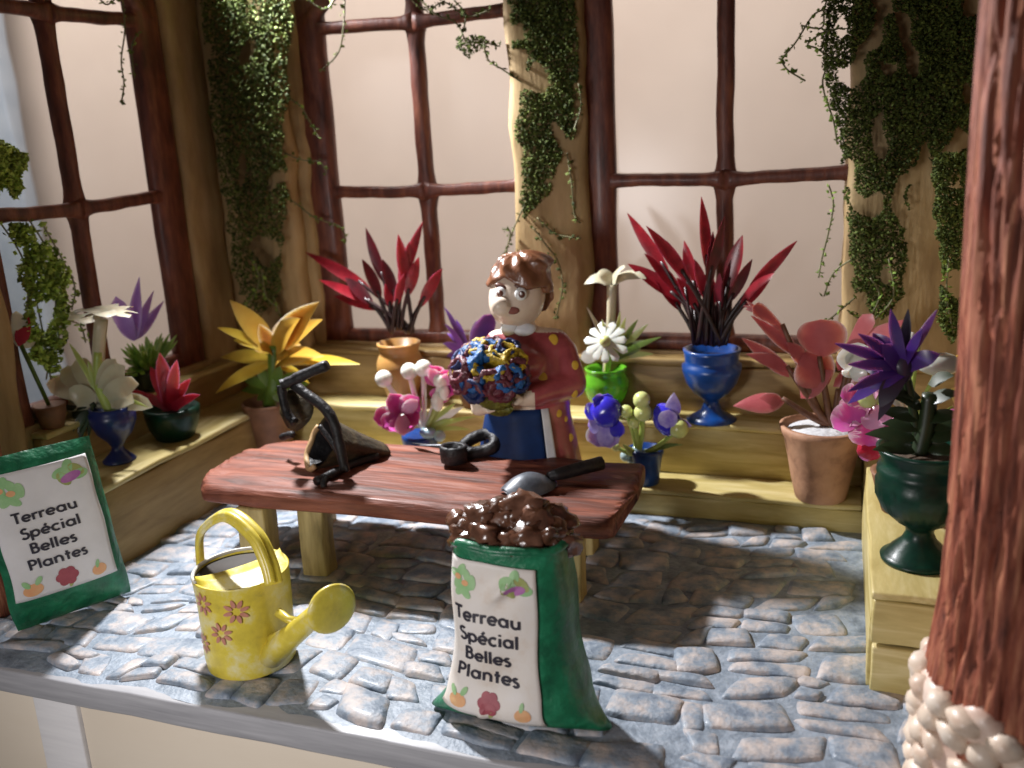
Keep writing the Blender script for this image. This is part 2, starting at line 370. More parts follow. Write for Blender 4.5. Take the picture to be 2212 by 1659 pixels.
M['p_orange'] = ramp_mat('print_orange', [(0.76, 0.34, 0.16), (0.80, 0.50, 0.25)], rough=0.55, scale=2, bump=0)
M['p_beet'] = ramp_mat('print_beet', [(0.30, 0.045, 0.07), (0.42, 0.09, 0.11)], rough=0.55, scale=2, bump=0)
M['p_purple'] = ramp_mat('print_purple', [(0.38, 0.10, 0.36), (0.52, 0.22, 0.46)], rough=0.55, scale=2, bump=0)
M['p_green'] = ramp_mat('print_green', [(0.24, 0.50, 0.20), (0.42, 0.62, 0.34)], rough=0.55, scale=2, bump=0)
M['p_olive'] = ramp_mat('print_olive', [(0.30, 0.34, 0.10), (0.46, 0.48, 0.18)], rough=0.55, scale=2, bump=0)
M['soil'] = ramp_mat('glossy_brown_soil', [(0.05, 0.02, 0.012), (0.12, 0.05, 0.028), (0.20, 0.09, 0.055)], rough=0.22, scale=1.5, bump=0.4, bscale=4, dist=0.06, coat=0.5)
M['black'] = ramp_mat('black_paint_and_shade', [(0.006, 0.006, 0.007), (0.018, 0.016, 0.018)], rough=0.5, scale=2.5, bump=0.9, bscale=5, dist=0.06, spec=0.35)
M['steel'] = ramp_mat('painted_steel', [(0.05, 0.055, 0.07), (0.14, 0.155, 0.18)], rough=0.42, scale=1.5, bump=0.3, bscale=5, dist=0.03, metallic=0.2, coat=0.15)
M['bark_roll'] = ramp_mat('dark_bark_roll', [(0.014, 0.011, 0.006), (0.04, 0.03, 0.014), (0.08, 0.06, 0.028)], rough=0.6, scale=1.4, stretch=(0.6, 2, 2), bump=0.7, bscale=4, dist=0.06)
M['bark_rim'] = ramp_mat('pale_cut_rim', [(0.38, 0.23, 0.10), (0.52, 0.35, 0.18)], rough=0.6, scale=2)
M['skin'] = ramp_mat('painted_skin', [(0.66, 0.51, 0.40), (0.80, 0.68, 0.56)], rough=0.42, scale=1.0, bump=0.25, bscale=5, dist=0.02, coat=0.15)
M['dress'] = ramp_mat('crimson_glazed_dress', [(0.26, 0.042, 0.05), (0.44, 0.088, 0.10)], rough=0.3, scale=1.1, bump=0.35, bscale=3.5, dist=0.05, coat=0.35)
M['apron'] = ramp_mat('blue_apron', [(0.004, 0.014, 0.055), (0.006, 0.034, 0.14)], rough=0.6, spec=0.25, scale=0.9, bump=0.2, bscale=4, dist=0.03)
M['trim'] = ramp_mat('white_trim', [(0.62, 0.64, 0.68), (0.76, 0.78, 0.80)], rough=0.45, scale=2, bump=0.2)
M['hair'] = ramp_mat('brown_clay_hair', [(0.13, 0.045, 0.02), (0.26, 0.105, 0.05)], rough=0.33, scale=1.6, stretch=(1, 1, 0.6), bump=0.8, bscale=3, dist=0.08, coat=0.35)
M['dot'] = ramp_mat('yellow_dot', [(0.55, 0.30, 0.03), (0.72, 0.46, 0.05)], rough=0.4, scale=2, bump=0)
M['eye'] = ramp_mat('eye_white', [(0.76, 0.78, 0.78), (0.82, 0.82, 0.82)], rough=0.3, scale=2, bump=0)
M['brown'] = ramp_mat('brown_face_paint', [(0.10, 0.035, 0.022), (0.16, 0.06, 0.04)], rough=0.4, scale=2, bump=0)
M['lip'] = ramp_mat('dull_red_lip', [(0.20, 0.06, 0.05), (0.28, 0.10, 0.085)], rough=0.45, scale=2, bump=0)
for nm, c in (('bq_blue', (0.008, 0.13, 0.42)), ('bq_navy', (0.008, 0.025, 0.14)), ('bq_maroon', (0.16, 0.022, 0.04)), ('bq_yellow', (0.62, 0.42, 0.02)), ('bq_olive', (0.16, 0.17, 0.02))):
    M[nm] = ramp_mat(nm + '_sponge', [tuple(x * 0.4 for x in c), c], rough=0.5, scale=2.6, bump=1.0, bscale=5, dist=0.12, coat=0.1)
g = bpy.data.materials.new('dusty_acetate'); g.use_nodes = True
nt = g.node_tree; nt.nodes.clear()
o_ = nt.nodes.new('ShaderNodeOutputMaterial'); tr = nt.nodes.new('ShaderNodeBsdfTransparent'); gl = nt.nodes.new('ShaderNodeBsdfGlossy'); df = nt.nodes.new('ShaderNodeBsdfDiffuse')
df.inputs[0].default_value = (0.7, 0.66, 0.66, 1); gl.inputs['Roughness'].default_value = 0.22
m1 = nt.nodes.new('ShaderNodeMixShader'); m2 = nt.nodes.new('ShaderNodeMixShader')
nn = nt.nodes.new('ShaderNodeTexNoise'); nn.inputs['Scale'].default_value = 0.35
tcg = nt.nodes.new('ShaderNodeTexCoord'); nt.links.new(tcg.outputs['Object'], nn.inputs['Vector'])
mrg = nt.nodes.new('ShaderNodeMapRange'); mrg.inputs[3].default_value = 0.02; mrg.inputs[4].default_value = 0.15
nt.links.new(nn.outputs['Fac'], mrg.inputs[0]); nt.links.new(mrg.outputs[0], m1.inputs[0])
fr = nt.nodes.new('ShaderNodeFresnel'); fr.inputs[0].default_value = 1.4
nt.links.new(tr.outputs[0], m1.inputs[1]); nt.links.new(df.outputs[0], m1.inputs[2])
nt.links.new(fr.outputs[0], m2.inputs[0]); nt.links.new(m1.outputs[0], m2.inputs[1]); nt.links.new(gl.outputs[0], m2.inputs[2])
nt.links.new(m2.outputs[0], o_.inputs[0]); M['pane'] = g

# ================================================================== SETTING
def sheet(name, x0, x1, z0, z1, y, mat, kind='structure', th=1.0):
    return tag(plank(name, (x0, y, z0), (x1, y + th, z1), mat, None, bev=0, cut=60, wob=0), kind=kind)
sheet('room_wall', -260, 120, -120, 120, 84, M['room'])
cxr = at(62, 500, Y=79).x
bl = plank('bluish_shade_slab', (cxr - 16, 79, -60), (cxr, 81, 70), M['blue'], None, bev=0.3, cut=4, wob=0.25)  # added slab, a bluish shadow band put into its colour
tag(bl, 'pale blue slab behind the left window, standing for a shadow band', 'bluish_shade_slab')

# base slab the whole diorama stands on
slab = plank('base_slab', (-33, 18.35, -0.85), (9, 41, -0.06), M['slab'], None, bev=0.07, cut=1.6, wob=0.02)
tag(slab, kind='structure')
cabn = thing('display_cabinet', 'cream display cabinet with white stile under the stone floor', 'cabinet', (-10, 22, -30))
cx = at(72, 1520, Y=18.6).x
plank('side_panel', (-60, 18.75, -30), (cx - 0.05, 40, -0.93), M['cabinet'], cabn, bev=0.05, cut=20, wob=0)
plank('front_panel', (cx + 1.75, 18.7, -30), (12, 40, -0.95), M['cabinet'], cabn, bev=0.05, cut=20, wob=0)
plank('stile', (cx, 18.6, -30), (cx + 1.7, 40, -0.92), M['cab_white'], cabn, bev=0.05, cut=20, wob=0)

# cobbled floor: mortar bed + single stones
bm = bmesh.new()
nx_, ny_ = 120, 66
grid = []
for j in range(ny_ + 1):
    rowv = []
    for i in range(nx_ + 1):
        x = -33 + 41.8 * i / nx_; y = 18.5 + 20 * j / ny_
        e = min(1, (y - 18.5) / 0.5)
        z = 0.03 * nz((x, y, 0), 1.2) + 0.045 * nz((x, y, 3), 0.35) - 0.05 * (1 - e) - 0.02
        yy = y + (0.10 * nz((x, 0, 5), 0.8) if j == 0 else 0)
        rowv.append(bm.verts.new((x, yy, z)))
    grid.append(rowv)
for j in range(ny_):
    for i in range(nx_):
        bm.faces.new((grid[j][i], grid[j][i + 1], grid[j + 1][i + 1], grid[j + 1][i]))
floor = tag(bm_obj('cobble_floor', bm, M['mortar']), kind='structure')
KN = [-1, -0.93, -0.8, -0.45, 0, 0.45, 0.8, 0.93, 1]
def cobble(quad, h, seed):
    n = 8; V, Fc = [], []
    a, b, c, d = [Vector(q) for q in quad]
    for j in range(n + 1):
        for i in range(n + 1):
            u, v = KN[i], KN[j]
            uu = u * (1 - 0.07 * v ** 6); vv = v * (1 - 0.07 * u ** 6)
            s, t = (uu + 1) / 2, (vv + 1) / 2
            p = a * (1 - s) * (1 - t) + b * s * (1 - t) + c * s * t + d * (1 - s) * t
            k = max(0.0, (1 - abs(u) ** 9) * (1 - abs(v) ** 9)) ** 0.6
            e = 0.09 * nz((p.x, p.y, seed), 1.3)
            z = -0.06 + (h + 0.06) * k + 0.07 * nz((p.x, p.y, seed), 1.1, 4) * k
            V.append(Vector((p.x + e, p.y + 0.09 * nz((p.x, p.y, seed), 1.3, 8), z)))
    for j in range(n):
        for i in range(n):
            q = j * (n + 1) + i
            Fc.append((q, q + 1, q + n + 2, q + n + 1))
    return V, Fc
srnd = random.Random(5)
stones = []
y = 18.85; row = 0
while y < 34.2:
    dep = srnd.uniform(0.8, 1.5)
    x = -31.5 + srnd.uniform(0, 1.2)
    while x < 7.5:
        w = srnd.uniform(1.0, 2.5) if srnd.random() < 0.8 else srnd.uniform(0.6, 1.0)
        def wv(px, py):
            return py + 0.55 * math.sin(px * 0.33 + 0.5) * min(1, (py - 18.6) / 3) + 0.18 * math.sin(px * 1.3 + row)
        g1 = srnd.uniform(0.02, 0.075); J = lambda: srnd.uniform(-0.13, 0.13)
        sh = srnd.uniform(-0.4, 0.4)
        split = dep > 1.15 and srnd.random() < 0.35
        parts = [(y, y + dep)] if not split else [(y, y + dep * 0.48), (y + dep * 0.52, y + dep)]
        for (ya, yb) in parts:
            q = [(x + g1 + J(), ya + g1 + J()), (x + w - g1 + J(), ya + g1 + J()), (x + w - g1 + sh + J(), yb - g1 + J()), (x + g1 + sh + J(), yb - g1 + J())]
            q = [(px, wv(px, py), 0) for px, py in q]
            cxm = sum(p[0] for p in q) / 4; cym = sum(p[1] for p in q) / 4
            if min(p[1] for p in q) < 18.62 or cym > 34.1: continue
            if cxm < -25.6 and cym > 24.6: continue
            if cxm > 0.9 and cym > 23.8: continue
            if cxm > 3 and cym > 22: continue
            stones.append((q, srnd.uniform(0.04, 0.15)))
        x += w
    y += dep; row += 1
stones = [s for s in stones if srnd.random() > 0.02]
stones.sort(key=lambda s: sum(p[1] for p in s[0]))
for k, (q, h) in enumerate(stones[:300]):
    V, Fc = cobble(q, h, k * 0.37)
    mesh_obj('stone', V, Fc, M['stone'], floor)
if len(stones) > 300:
    V, Fc = [], []
    for k, (q, h) in enumerate(stones[300:]):
        v, f = cobble(q, h, k * 0.71 + 300); o = len(V); V += v; Fc += [tuple(i + o for i in t) for t in f]
    tag(mesh_obj('small_stones', V, Fc, M['stone'], floor), kind='stuff')

# ------------------------------------------------------------------ walls with windows
XL, YB, XR = -28.5, 38.6, 4.7
ZT = 26.4
def bar(name, p, q, w, d, parent, axis_w, axis_d, seed=0.0, bow=0.0, fat=1.7):
    """a timber bar from p to q, thicker where it meets others"""
    p, q = Vector(p), Vector(q); n = 18
    aw, ad = Vector(axis_w), Vector(axis_d)
    V, Fc = [], []
    for i in range(n):
        t = i / (n - 1)
        c = p.lerp(q, t) + aw * (0.05 * nz((t * 9, seed, 0), 0.5) * (1 if 0 < i < n - 1 else 0.3))
        e = min(t, 1 - t) * (q - p).length
        k = 1 + (fat - 1) * max(0, 1 - e / 0.9) ** 2 + 0.08 * nz((t * 12, seed, 7), 0.8)
        hw = w * 0.5 * k; hd = d * 0.5 * (1 + 0.1 * nz((t * 12, seed, 17), 0.8))
        for (a, b) in ((-1, -.55), (-.6, -1), (.6, -1), (1, -.55), (1, .55), (.6, 1), (-.6, 1), (-1, .55)):
            V.append(c + aw * hw * a + ad * hd * b)
    for i in range(n - 1):
        for k in range(8):
            Fc.append((i * 8 + k, i * 8 + (k + 1) % 8, (i + 1) * 8 + (k + 1) % 8, (i + 1) * 8 + k))
    Fc.append(tuple(range(8))[::-1]); Fc.append(tuple((n - 1) * 8 + k for k in range(8)))
    return mesh_obj(name, V, Fc, M['frame'], parent)
def window(parent, origin, along, out, a0, a1, am, zb, zc, zt, sl, sr, seed, arch=True):
    """window in a wall: origin + along * a; sl, sr widths of the outer stiles"""
    along, out = Vector(along), Vector(out); O = Vector(origin); up = Vector((0, 0, 1))
    P = lambda a, z, o=0: O + along * a + out * o + up * z
    w = bpy.data.objects.new('window', None); w.empty_display_size = 0.5; link(w, parent)
    w.location = P((a0 + a1) / 2, zb) - Vector(parent.location)
    bar('stile', P(a0 + sl / 2, zb - 0.3), P(a0 + sl / 2, ZT), sl, 0.8, w, along, out, seed, fat=1.05)
    bar('stile', P(a1 - sr / 2, zb - 0.3), P(a1 - sr / 2, ZT), sr, 0.8, w, along, out, seed + 2, fat=1.05)
    bar('mullion', P(am, zb, 0.1), P(am, zc, 0.1), 0.66, 0.62, w, along, out, seed + 4)
    bar('mullion', P(am - 0.02, zc, 0.1), P(am - 0.05, zt, 0.1), 0.66, 0.62, w, along, out, seed + 5)
    bar('mullion', P(am - 0.05, zt, 0.1), P(am - 0.05, ZT, 0.1), 0.66, 0.62, w, along, out, seed + 6)
    bar('sill_rail', P(a0 + sl * 0.7, zb, 0.05), P(a1 - sr * 0.7, zb, 0.05), 0.7, 0.7, w, up, out, seed + 7, fat=1.0)
    for zz, s in ((zc, 8), (zt, 10)):
        bar('muntin', P(a0 + sl * 0.7, zz + 0.1, -0.08), P(am, zz, -0.08), 0.52, 0.5, w, up, out, seed + s)
        bar('muntin', P(am, zz, -0.08), P(a1 - sr * 0.7, zz + 0.15, -0.08), 0.52, 0.5, w, up, out, seed + s + 1)
    if arch:
        for (x0, x1) in ((a0 + sl * 0.4, am), (a1 - sr * 0.4, am)):
            pts = [P(x0 + (x1 - x0) * t, zt + 0.2 + 3.2 * math.sin(t * math.pi / 2) , -0.1) for t in [i / 9 for i in range(10)]]
            V, Fc = tube(pts, 0.38, 8); mesh_obj('arch_brace', V, Fc, M['frame'], w)
    xs = [a0 + sl, am - 0.33, am + 0.33, a1 - sr]
    for (xa, xb) in ((xs[0] - 0.2, xs[1] + 0.2), (xs[2] - 0.2, xs[3] + 0.2)):
        for (za, zb2) in ((zb + 0.1, zc - 0.05), (zc + 0.05, zt - 0.05), (zt + 0.05, ZT)):
            q = [P(xa, za, 0.2), P(xb, za, 0.2), P(xb, zb2, 0.2), P(xa, zb2, 0.2)]
            mesh_obj('pane', q, [(0, 1, 2, 3)], M['pane'], w, smooth=False)
    return w
bw = thing('back_wall', 'ochre back wall with two brown timber windows and a middle post', 'wall', (-12, YB, 0))
plank('pier', (-29.6, 38.6, 0), (-23.55, 40.2, ZT), M['wall'], bw, bev=0.25, cut=1.0, wob=0.14, seed=1)
plank('pier', (-25.6, 37.75, 5.4), (-24.1, 38.75, ZT), M['wall'], bw, bev=0.35, cut=0.8, wob=0.14, seed=2)
plank('middle_post', (-13.45, 38.1, 3), (-10.15, 40.0, ZT), M['wall'], bw, bev=0.3, cut=0.8, wob=0.14, seed=3)
plank('pier', (0.0, 38.15, 3), (5.6, 40.1, ZT), M['wall'], bw, bev=0.3, cut=0.8, wob=0.14, seed=4)
plank('low_wall', (-29, 38.75, 0), (5, 40.05, 5.75), M['wall'], bw, bev=0.1, cut=1.5, wob=0.05, seed=5)
window(bw, (0, 39.2, 0), (1, 0, 0), (0, 1, 0), -24.0, -12.6, -17.9, 5.95, 12.75, 19.95, 1.55, 0.7, 1)
window(bw, (0, 39.2, 0), (1, 0, 0), (0, 1, 0), -10.5, 1.0, -4.6, 6.05, 12.85, 20.6, 1.35, 0.8, 31)
lw = thing('left_wall', 'ochre left wall with one brown timber window', 'wall', (XL, 30, 0))
plank('pier', (-30.0, 36.1, 0), (-28.45, 38.55, ZT), M['wall'], lw, bev=0.3, cut=0.8, wob=0.12, seed=6)
plank('pier', (-30.0, 22.9, 0), (-28.4, 25.15, ZT), M['wall'], lw, bev=0.3, cut=0.8, wob=0.12, seed=7)
plank('low_wall', (-29.9, 23.5, 0), (-28.6, 37, 5.3), M['wall'], lw, bev=0.1, cut=1.5, wob=0.05, seed=8)
window(lw, (-29.1, 0, 0), (0, 1, 0), (-1, 0, 0), 24.9, 36.15, 29.95, 5.6, 13.0, 20.4, 0.8, 1.75, 61)
rw = thing('right_wall', 'ochre right wall behind the log post', 'wall', (XR, 30, 0))
plank('pier', (5.0, 33.5, 0), (6.2, 38.1, ZT), M['wall'], rw, bev=0.3, cut=0.8, wob=0.12, seed=9)
plank('low_wall', (4.8, 22.5, 0), (6.1, 33.4, 5.3), M['wall'], rw, bev=0.1, cut=1.5, wob=0.05, seed=10)

shade_ceil = tag(plank('shade_ceiling', (-31, 17.5, 26.6), (8.5, 41, 27.4), M['wall'], None, bev=0.1, cut=3, wob=0.05), kind='structure')  # unseen, added to keep wall bounce out and deepen the shadows
# ------------------------------------------------------------------ stepped plant shelves
bb = thing('plant_shelf', 'yellow stepped plant shelf running under the two back windows', 'shelf', (-12, 36.2, 0), group='stepped plant shelves')
plank('riser', (-25.1, 34.35, -0.05), (1.1, 35.0, 0.86), M['bench'], bb, bev=0.06, wob=0.06, seed=11)
plank('lower_step', (-25.1, 34.25, 0.88), (1.1, 36.35, 1.1), M['bench'], bb, bev=0.07, wob=0.05, seed=12)
plank('riser', (-25.1, 36.38, 1.05), (1.1, 36.75, 3.04), M['bench'], bb, bev=0.06, wob=0.06, seed=13)
plank('upper_step', (-25.1, 36.3, 3.06), (1.1, 38.1, 3.3), M['bench'], bb, bev=0.07, wob=0.05, seed=14)
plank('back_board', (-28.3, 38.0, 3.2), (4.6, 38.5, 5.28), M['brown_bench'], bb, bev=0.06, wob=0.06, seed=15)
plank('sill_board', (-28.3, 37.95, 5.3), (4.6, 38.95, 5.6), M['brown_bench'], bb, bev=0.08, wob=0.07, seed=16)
lb = thing('plant_shelf', 'yellow plant shelf along the left wall, its front in shade', 'shelf', (-26.8, 31, 0), group='stepped plant shelves')
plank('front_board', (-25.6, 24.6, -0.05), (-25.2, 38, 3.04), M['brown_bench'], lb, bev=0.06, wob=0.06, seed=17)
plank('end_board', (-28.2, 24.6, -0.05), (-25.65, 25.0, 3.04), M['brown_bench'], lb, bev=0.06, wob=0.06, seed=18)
plank('top_board', (-28.4, 24.5, 3.06), (-25.13, 38, 3.3), M['bench_side'], lb, bev=0.07, wob=0.05, seed=19)
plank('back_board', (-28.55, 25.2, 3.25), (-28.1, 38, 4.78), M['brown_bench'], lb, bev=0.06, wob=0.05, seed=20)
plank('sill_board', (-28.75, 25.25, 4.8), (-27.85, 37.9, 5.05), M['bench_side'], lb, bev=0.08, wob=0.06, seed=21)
rb = thing('plant_shelf', 'yellow box shelf on the right under the big green urn', 'shelf', (2.9, 29, 0), group='stepped plant shelves')
plank('side_board', (1.12, 24.05, -0.05), (1.4, 38, 2.76), M['bench_side'], rb, bev=0.05, wob=0.04, seed=22)
plank('end_board', (1.15, 23.75, 1.45), (4.9, 24.05, 2.74), M['bench'], rb, bev=0.06, wob=0.05, seed=23)
plank('end_board', (1.15, 23.72, -0.05), (4.9, 24.02, 1.40), M['bench'], rb, bev=0.06, wob=0.05, seed=24)
plank('top_board', (1.1, 23.7, 2.78), (5.0, 38, 3.0), M['bench_side'], rb, bev=0.07, wob=0.05, seed=25)

# ------------------------------------------------------------------ log posts on stone feet
def log_post(loc, label, r, stones_on=True, seed=0):
    t = thing('log_post', label, 'post', loc, group='log posts at the front')
    V, Fc = [], []
    nth, nzv = 200, 70
    for j in range(nzv + 1):
        z = 2.2 + 20 * j / nzv
        for i in range(nth):
            th = 2 * math.pi * i / nth
            x, y = math.cos(th), math.sin(th)
            gq = noise.noise(Vector((x * 4.2 + seed, y * 4.2, z * 0.11)))
            g2 = noise.noise(Vector((x * 12 + seed, y * 12, z * 0.30 + 5)))
            rr = r * (1 + 0.03 * math.sin(z * 0.35 + seed)) - 0.26 * max(0, 1 - abs(gq) * 7) - 0.16 * max(0, 1 - abs(g2) * 6) + 0.05 * gq
            rr += 0.25 * max(0, 1 - (z - 2.2) / 3.0)
            V.append(Vector(loc) + Vector((x * rr, y * rr, z)))
    for j in range(nzv):
        for i in range(nth):
            Fc.append((j * nth + i, j * nth + (i + 1) % nth, (j + 1) * nth + (i + 1) % nth, (j + 1) * nth + i))
    mesh_obj('trunk', V, Fc, M['log'], t)
    fn = lambda X, Y, Z: smin(np.sqrt(X ** 2 + Y ** 2) - (r + 0.62 - 0.10 * Z + 0.12 * np.sin(Z * 2.1 + X * 1.5) + 0.08 * np.sin(3 * np.arctan2(Y, X) + Z * 2)), 9 + 0 * X, 0.1)
    def foot(X, Y, Z):
        th = np.arctan2(Y, X)
        top = 3.2 + 0.25 * np.sin(2 * th + 1.0) + 0.22 * np.sin(5 * th) + 0.12 * np.sin(9 * th + 2)
        side = np.sqrt(X ** 2 + Y ** 2) - (r + 0.22 + 0.10 * np.clip((Z - 2.6) / 0.3, 0, 1) + 0.06 * np.sin(3 * th + Z * 1.3) + 0.06 * np.sin(Z * 3 + X * 2.0))
        return -smin(-side, -(Z - top), 0.5)
    b = sdf_mesh('stone_foot', foot, (-r - 1, -r - 1, -0.1), (r + 1, r + 1, 4.3), 0.14, M['peach'], t)
    k = 0; sr = random.Random(seed + 3)
    for rowi, z in enumerate((0.25, 0.86, 1.45, 2.02, 2.58, 3.0)):
        n = 18
        for i in range(n):
            th = 2 * math.pi * (i + 0.5 * (rowi % 2)) / n + sr.uniform(-0.06, 0.06)
            rr = r + 0.20
            c = Vector(loc) + Vector((math.cos(th) * rr, math.sin(th) * rr, z + sr.uniform(-0.10, 0.10)))
            rot = Matrix.Rotation(th, 3, 'Z') @ Matrix.Rotation(sr.uniform(-0.4, 0.4), 3, 'X')
            V, Fc = ellipsoid(c, (0.30, sr.uniform(0.33, 0.43), sr.uniform(0.27, 0.33)), rot, 10, 7, wob=0.28, seed=k); k += 1
            mesh_obj('stone', V, Fc, M['pebble'], b)
    return t
log_post((4.25, 19.9, 0), 'thick reddish brown log post on a foot of peach pebbles at the right edge', 2.0, seed=2)
bk = thing('log_post', 'sliver of a reddish brown log behind the leaning soil sack at the left edge', 'post', (-28.1, 21.4, 0), group='log posts at the front')
V, Fc = tube([(-28.1, 21.4, z) for z in (0, 1, 2, 4, 8, 14, 24)], [1.75, 1.7, 1.62, 1.6, 1.55, 1.55, 1.5], 24)
mesh_obj('trunk', V, Fc, M['log'], bk)

# ================================================================== THINGS
# ------------------------------------------------------------------ work table
tb = thing('work_table', 'low red brown plank table with olive legs on the cobbles', 'table', (-14.2, 28.6, 0))
out = [(-21.75, 26.1), (-21.2, 25.55), (-19, 25.5), (-15, 25.75), (-11.5, 25.75), (-8.2, 25.75), (-6.95, 25.95), (-6.62, 26.6), (-6.5, 29), (-6.45, 30.9), (-6.8, 31.5), (-9.5, 31.55), (-14, 31.5), (-18, 31.45), (-21.0, 31.35), (-22.1, 30.9), (-22.25, 29.0), (-21.95, 27.0)]
nx_, ny_ = 90, 34
def outline_y(x):
    def edge(pts):
        for (a, b) in zip(pts, pts[1:]):
            if a[0] <= x <= b[0]: return a[1] + (b[1] - a[1]) * (x - a[0]) / max(1e-6, b[0] - a[0])
        return None
    return edge(FR), edge(BKL)
FR = [(-22.2, 28.9), (-21.95, 27.0), (-21.75, 26.3), (-21.2, 25.7), (-19, 25.5), (-15, 25.75), (-11.5, 25.8), (-8.2, 25.75), (-6.9, 25.85), (-6.62, 26.1), (-6.5, 29.0)]
BKL = [(-22.2, 29.2), (-21.95, 30.0), (-20.7, 31.2), (-18, 31.45), (-14, 31.55), (-9.5, 31.55), (-6.8, 31.45), (-6.55, 31.1), (-6.5, 29.2)]
Vt, Vb, Fc = [], [], []
for i in range(nx_ + 1):
    x = -22.2 + 15.7 * (0.5 - 0.5 * math.cos(math.pi * i / nx_)) if False else -22.2 + 15.7 * i / nx_
    fy, by = outline_y(min(max(x, -22.2), -6.5001))
    for j in range(ny_ + 1):
        t = j / ny_
        yv = fy + (by - fy) * t
        ed = min(t * (by - fy), (1 - t) * (by - fy), (x + 22.2) * 1.2 + 0.02, (-6.5 - x) * 1.2 + 0.02)
        rd = 0.26 * max(0, 1 - ed / 0.32) ** 2
        gr = 0.10 * noise.noise(Vector((x * 0.12, yv * 2.0, 0))) - 0.10 * max(0, 1 - abs(noise.noise(Vector((x * 0.09 + 4, yv * 1.3, 2)))) * 7)
        bow = 0.10 * math.sin((x + 22) / 15.7 * math.pi * 2.0)
        wob = 0.12 * noise.noise(Vector((x * 0.5, t * 1.0, 8))) * (1 if t in (0, 1) else 0)
        Vt.append((x, yv + wob, 3.36 + gr - rd + bow * 0.4))
        Vb.append((x, yv + wob, 2.62 + rd * 0.7 + bow * 0.4))
n1 = (nx_ + 1) * (ny_ + 1); w1 = ny_ + 1
for i in range(nx_):
    for j in range(ny_):
        q = i * w1 + j
        Fc.append((q, q + w1, q + w1 + 1, q + 1)); Fc.append((n1 + q, n1 + q + 1, n1 + q + w1 + 1, n1 + q + w1))
for i in range(nx_):
    for j in (0, ny_):
        q = i * w1 + j
        f = (q, n1 + q, n1 + q + w1, q + w1)
        Fc.append(f if j == 0 else f[::-1])
for j in range(ny_):
    for i in (0, nx_):
        q = i * w1 + j
        f = (q, q + 1, n1 + q + 1, n1 + q)
        Fc.append(f if i == 0 else f[::-1])
mesh_obj('table_top', [(-14.3 + (x + 14.3) * 1.035, y, z) for x, y, z in Vt + Vb], Fc, M['table'], tb)
for (x, y, w) in ((-19.5, 26.0, 0.55), (-17.4, 26.5, 0.5), (-8.1, 26.9, 0.5), (-8.6, 30.4, 0.5), (-19.6, 30.4, 0.5)):
    plank('leg', (x - w, y - w * 0.8, 0.02), (x + w, y + w * 0.8, 2.68), M['leg'], tb, bev=0.07, cut=0.7, wob=0.05, seed=x)

# ------------------------------------------------------------------ watering can
cc = Vector((-16.35, 20.75, 0.13)); cr = 1.38; ch = 2.95
wc = thing('watering_can', 'yellow watering can painted with dusty red flowers, front of the cobbles', 'watering can', cc)
prof = [(cr * 0.93, 0), (cr * 0.955, 0.04), (cr * 0.965, 0.4), (cr * 0.975, 1.2), (cr * 0.985, 2.2), (cr, ch - 0.06), (cr * 1.015, ch)]
body = lathe('body', prof + [(cr * 0.96, ch), (cr * 0.95, ch - 0.1), (cr * 0.93, 1.2), (cr * 0.9, 0.3)], M['yellow_can'], wc, cc, n=48, wob=0.04)
lathe('inside', [(cr * 0.955, ch - 0.10), (cr * 0.935, ch - 0.5), (cr * 0.91, 0.34), (0.02, 0.32)], M['can_inside'], wc, cc, n=40)
V, Fc = tube([cc + Vector((math.cos(a) * cr * 0.985, math.sin(a) * cr * 0.985, ch)) for a in [R(95 + 6 * i) for i in range(25)]], 0.06, 8)
mesh_obj('rim', V, Fc, M['can_rim'], wc)
# sloping half cover on the side of the spout
sd = Vector((0.86, -0.51, 0)).normalized(); sn = Vector((0.51, 0.86, 0))
V, Fc = [], []
n = 18
for k in range(n + 1):
    a = math.pi * k / n - math.pi / 2
    for (rr, dz) in ((1.0, 0.0), (0.8, 0.02), (0.55, 0.05), (0.28, 0.09)):
        d = sd * (math.cos(a) * cr * 0.97 * rr) + sn * (math.sin(a) * cr * 0.97 * (rr if rr < 1 else 1))
        yy = sn * (math.sin(a) * cr * 0.97)
        dd = sd * (math.cos(a) * cr * 0.97 * rr - 0.25 * (1 - rr))
        V.append(cc + yy + dd + Vector((0, 0, ch - 0.03 + dz * 2.2)))
for k in range(n):
    for j in range(3):
        q = k * 4 + j; Fc.append((q, q + 1, q + 5, q + 4))
m0 = len(V); V += [v - Vector((0, 0, 0.07)) for v in V]
Fc += [tuple(m0 + i for i in f[::-1]) for f in Fc]
for k in range(n):
    q = k * 4 + 3; Fc.append((q, m0 + q, m0 + q + 4, q + 4))
mesh_obj('half_cover', V, Fc, M['yellow_can'], wc)
# strap handle: from the far left of the rim over the top to the cover
H0 = at(433, 1215, Y=21.4); H1 = at(436, 1150, Y=21.2); H2 = at(490, 1112, Y=20.9); H3 = at(550, 1155, Y=20.5); H4 = at(580, 1215, Y=20.25); H5 = at(592, 1262, Y=20.1)
def smooth_path(pts, n=5):
    res = []
    for i in range(len(pts) - 1):
        p0, p1, p2, p3 = pts[max(i - 1, 0)], pts[i], pts[i + 1], pts[min(i + 2, len(pts) - 1)]
        for k in range(n):
            t = k / n
            res.append(0.5 * ((2 * p1) + (p2 - p0) * t + (2 * p0 - 5 * p1 + 4 * p2 - p3) * t * t + (3 * p1 - p0 - 3 * p2 + p3) * t ** 3))
    res.append(pts[-1]); return res
hp = smooth_path([at(440, 1250, Y=21.35), H0, H1, H2, H3, H4, H5], 6)
V, Fc = tube(hp, [(0.26, 0.10)] * len(hp), 10, flat=(0.35, -0.93, 0)); mesh_obj('handle', V, Fc, M['yellow_can'], wc)
hp2 = [p + Vector((0.03, -0.12, 0.09)) for p in hp[8:]]
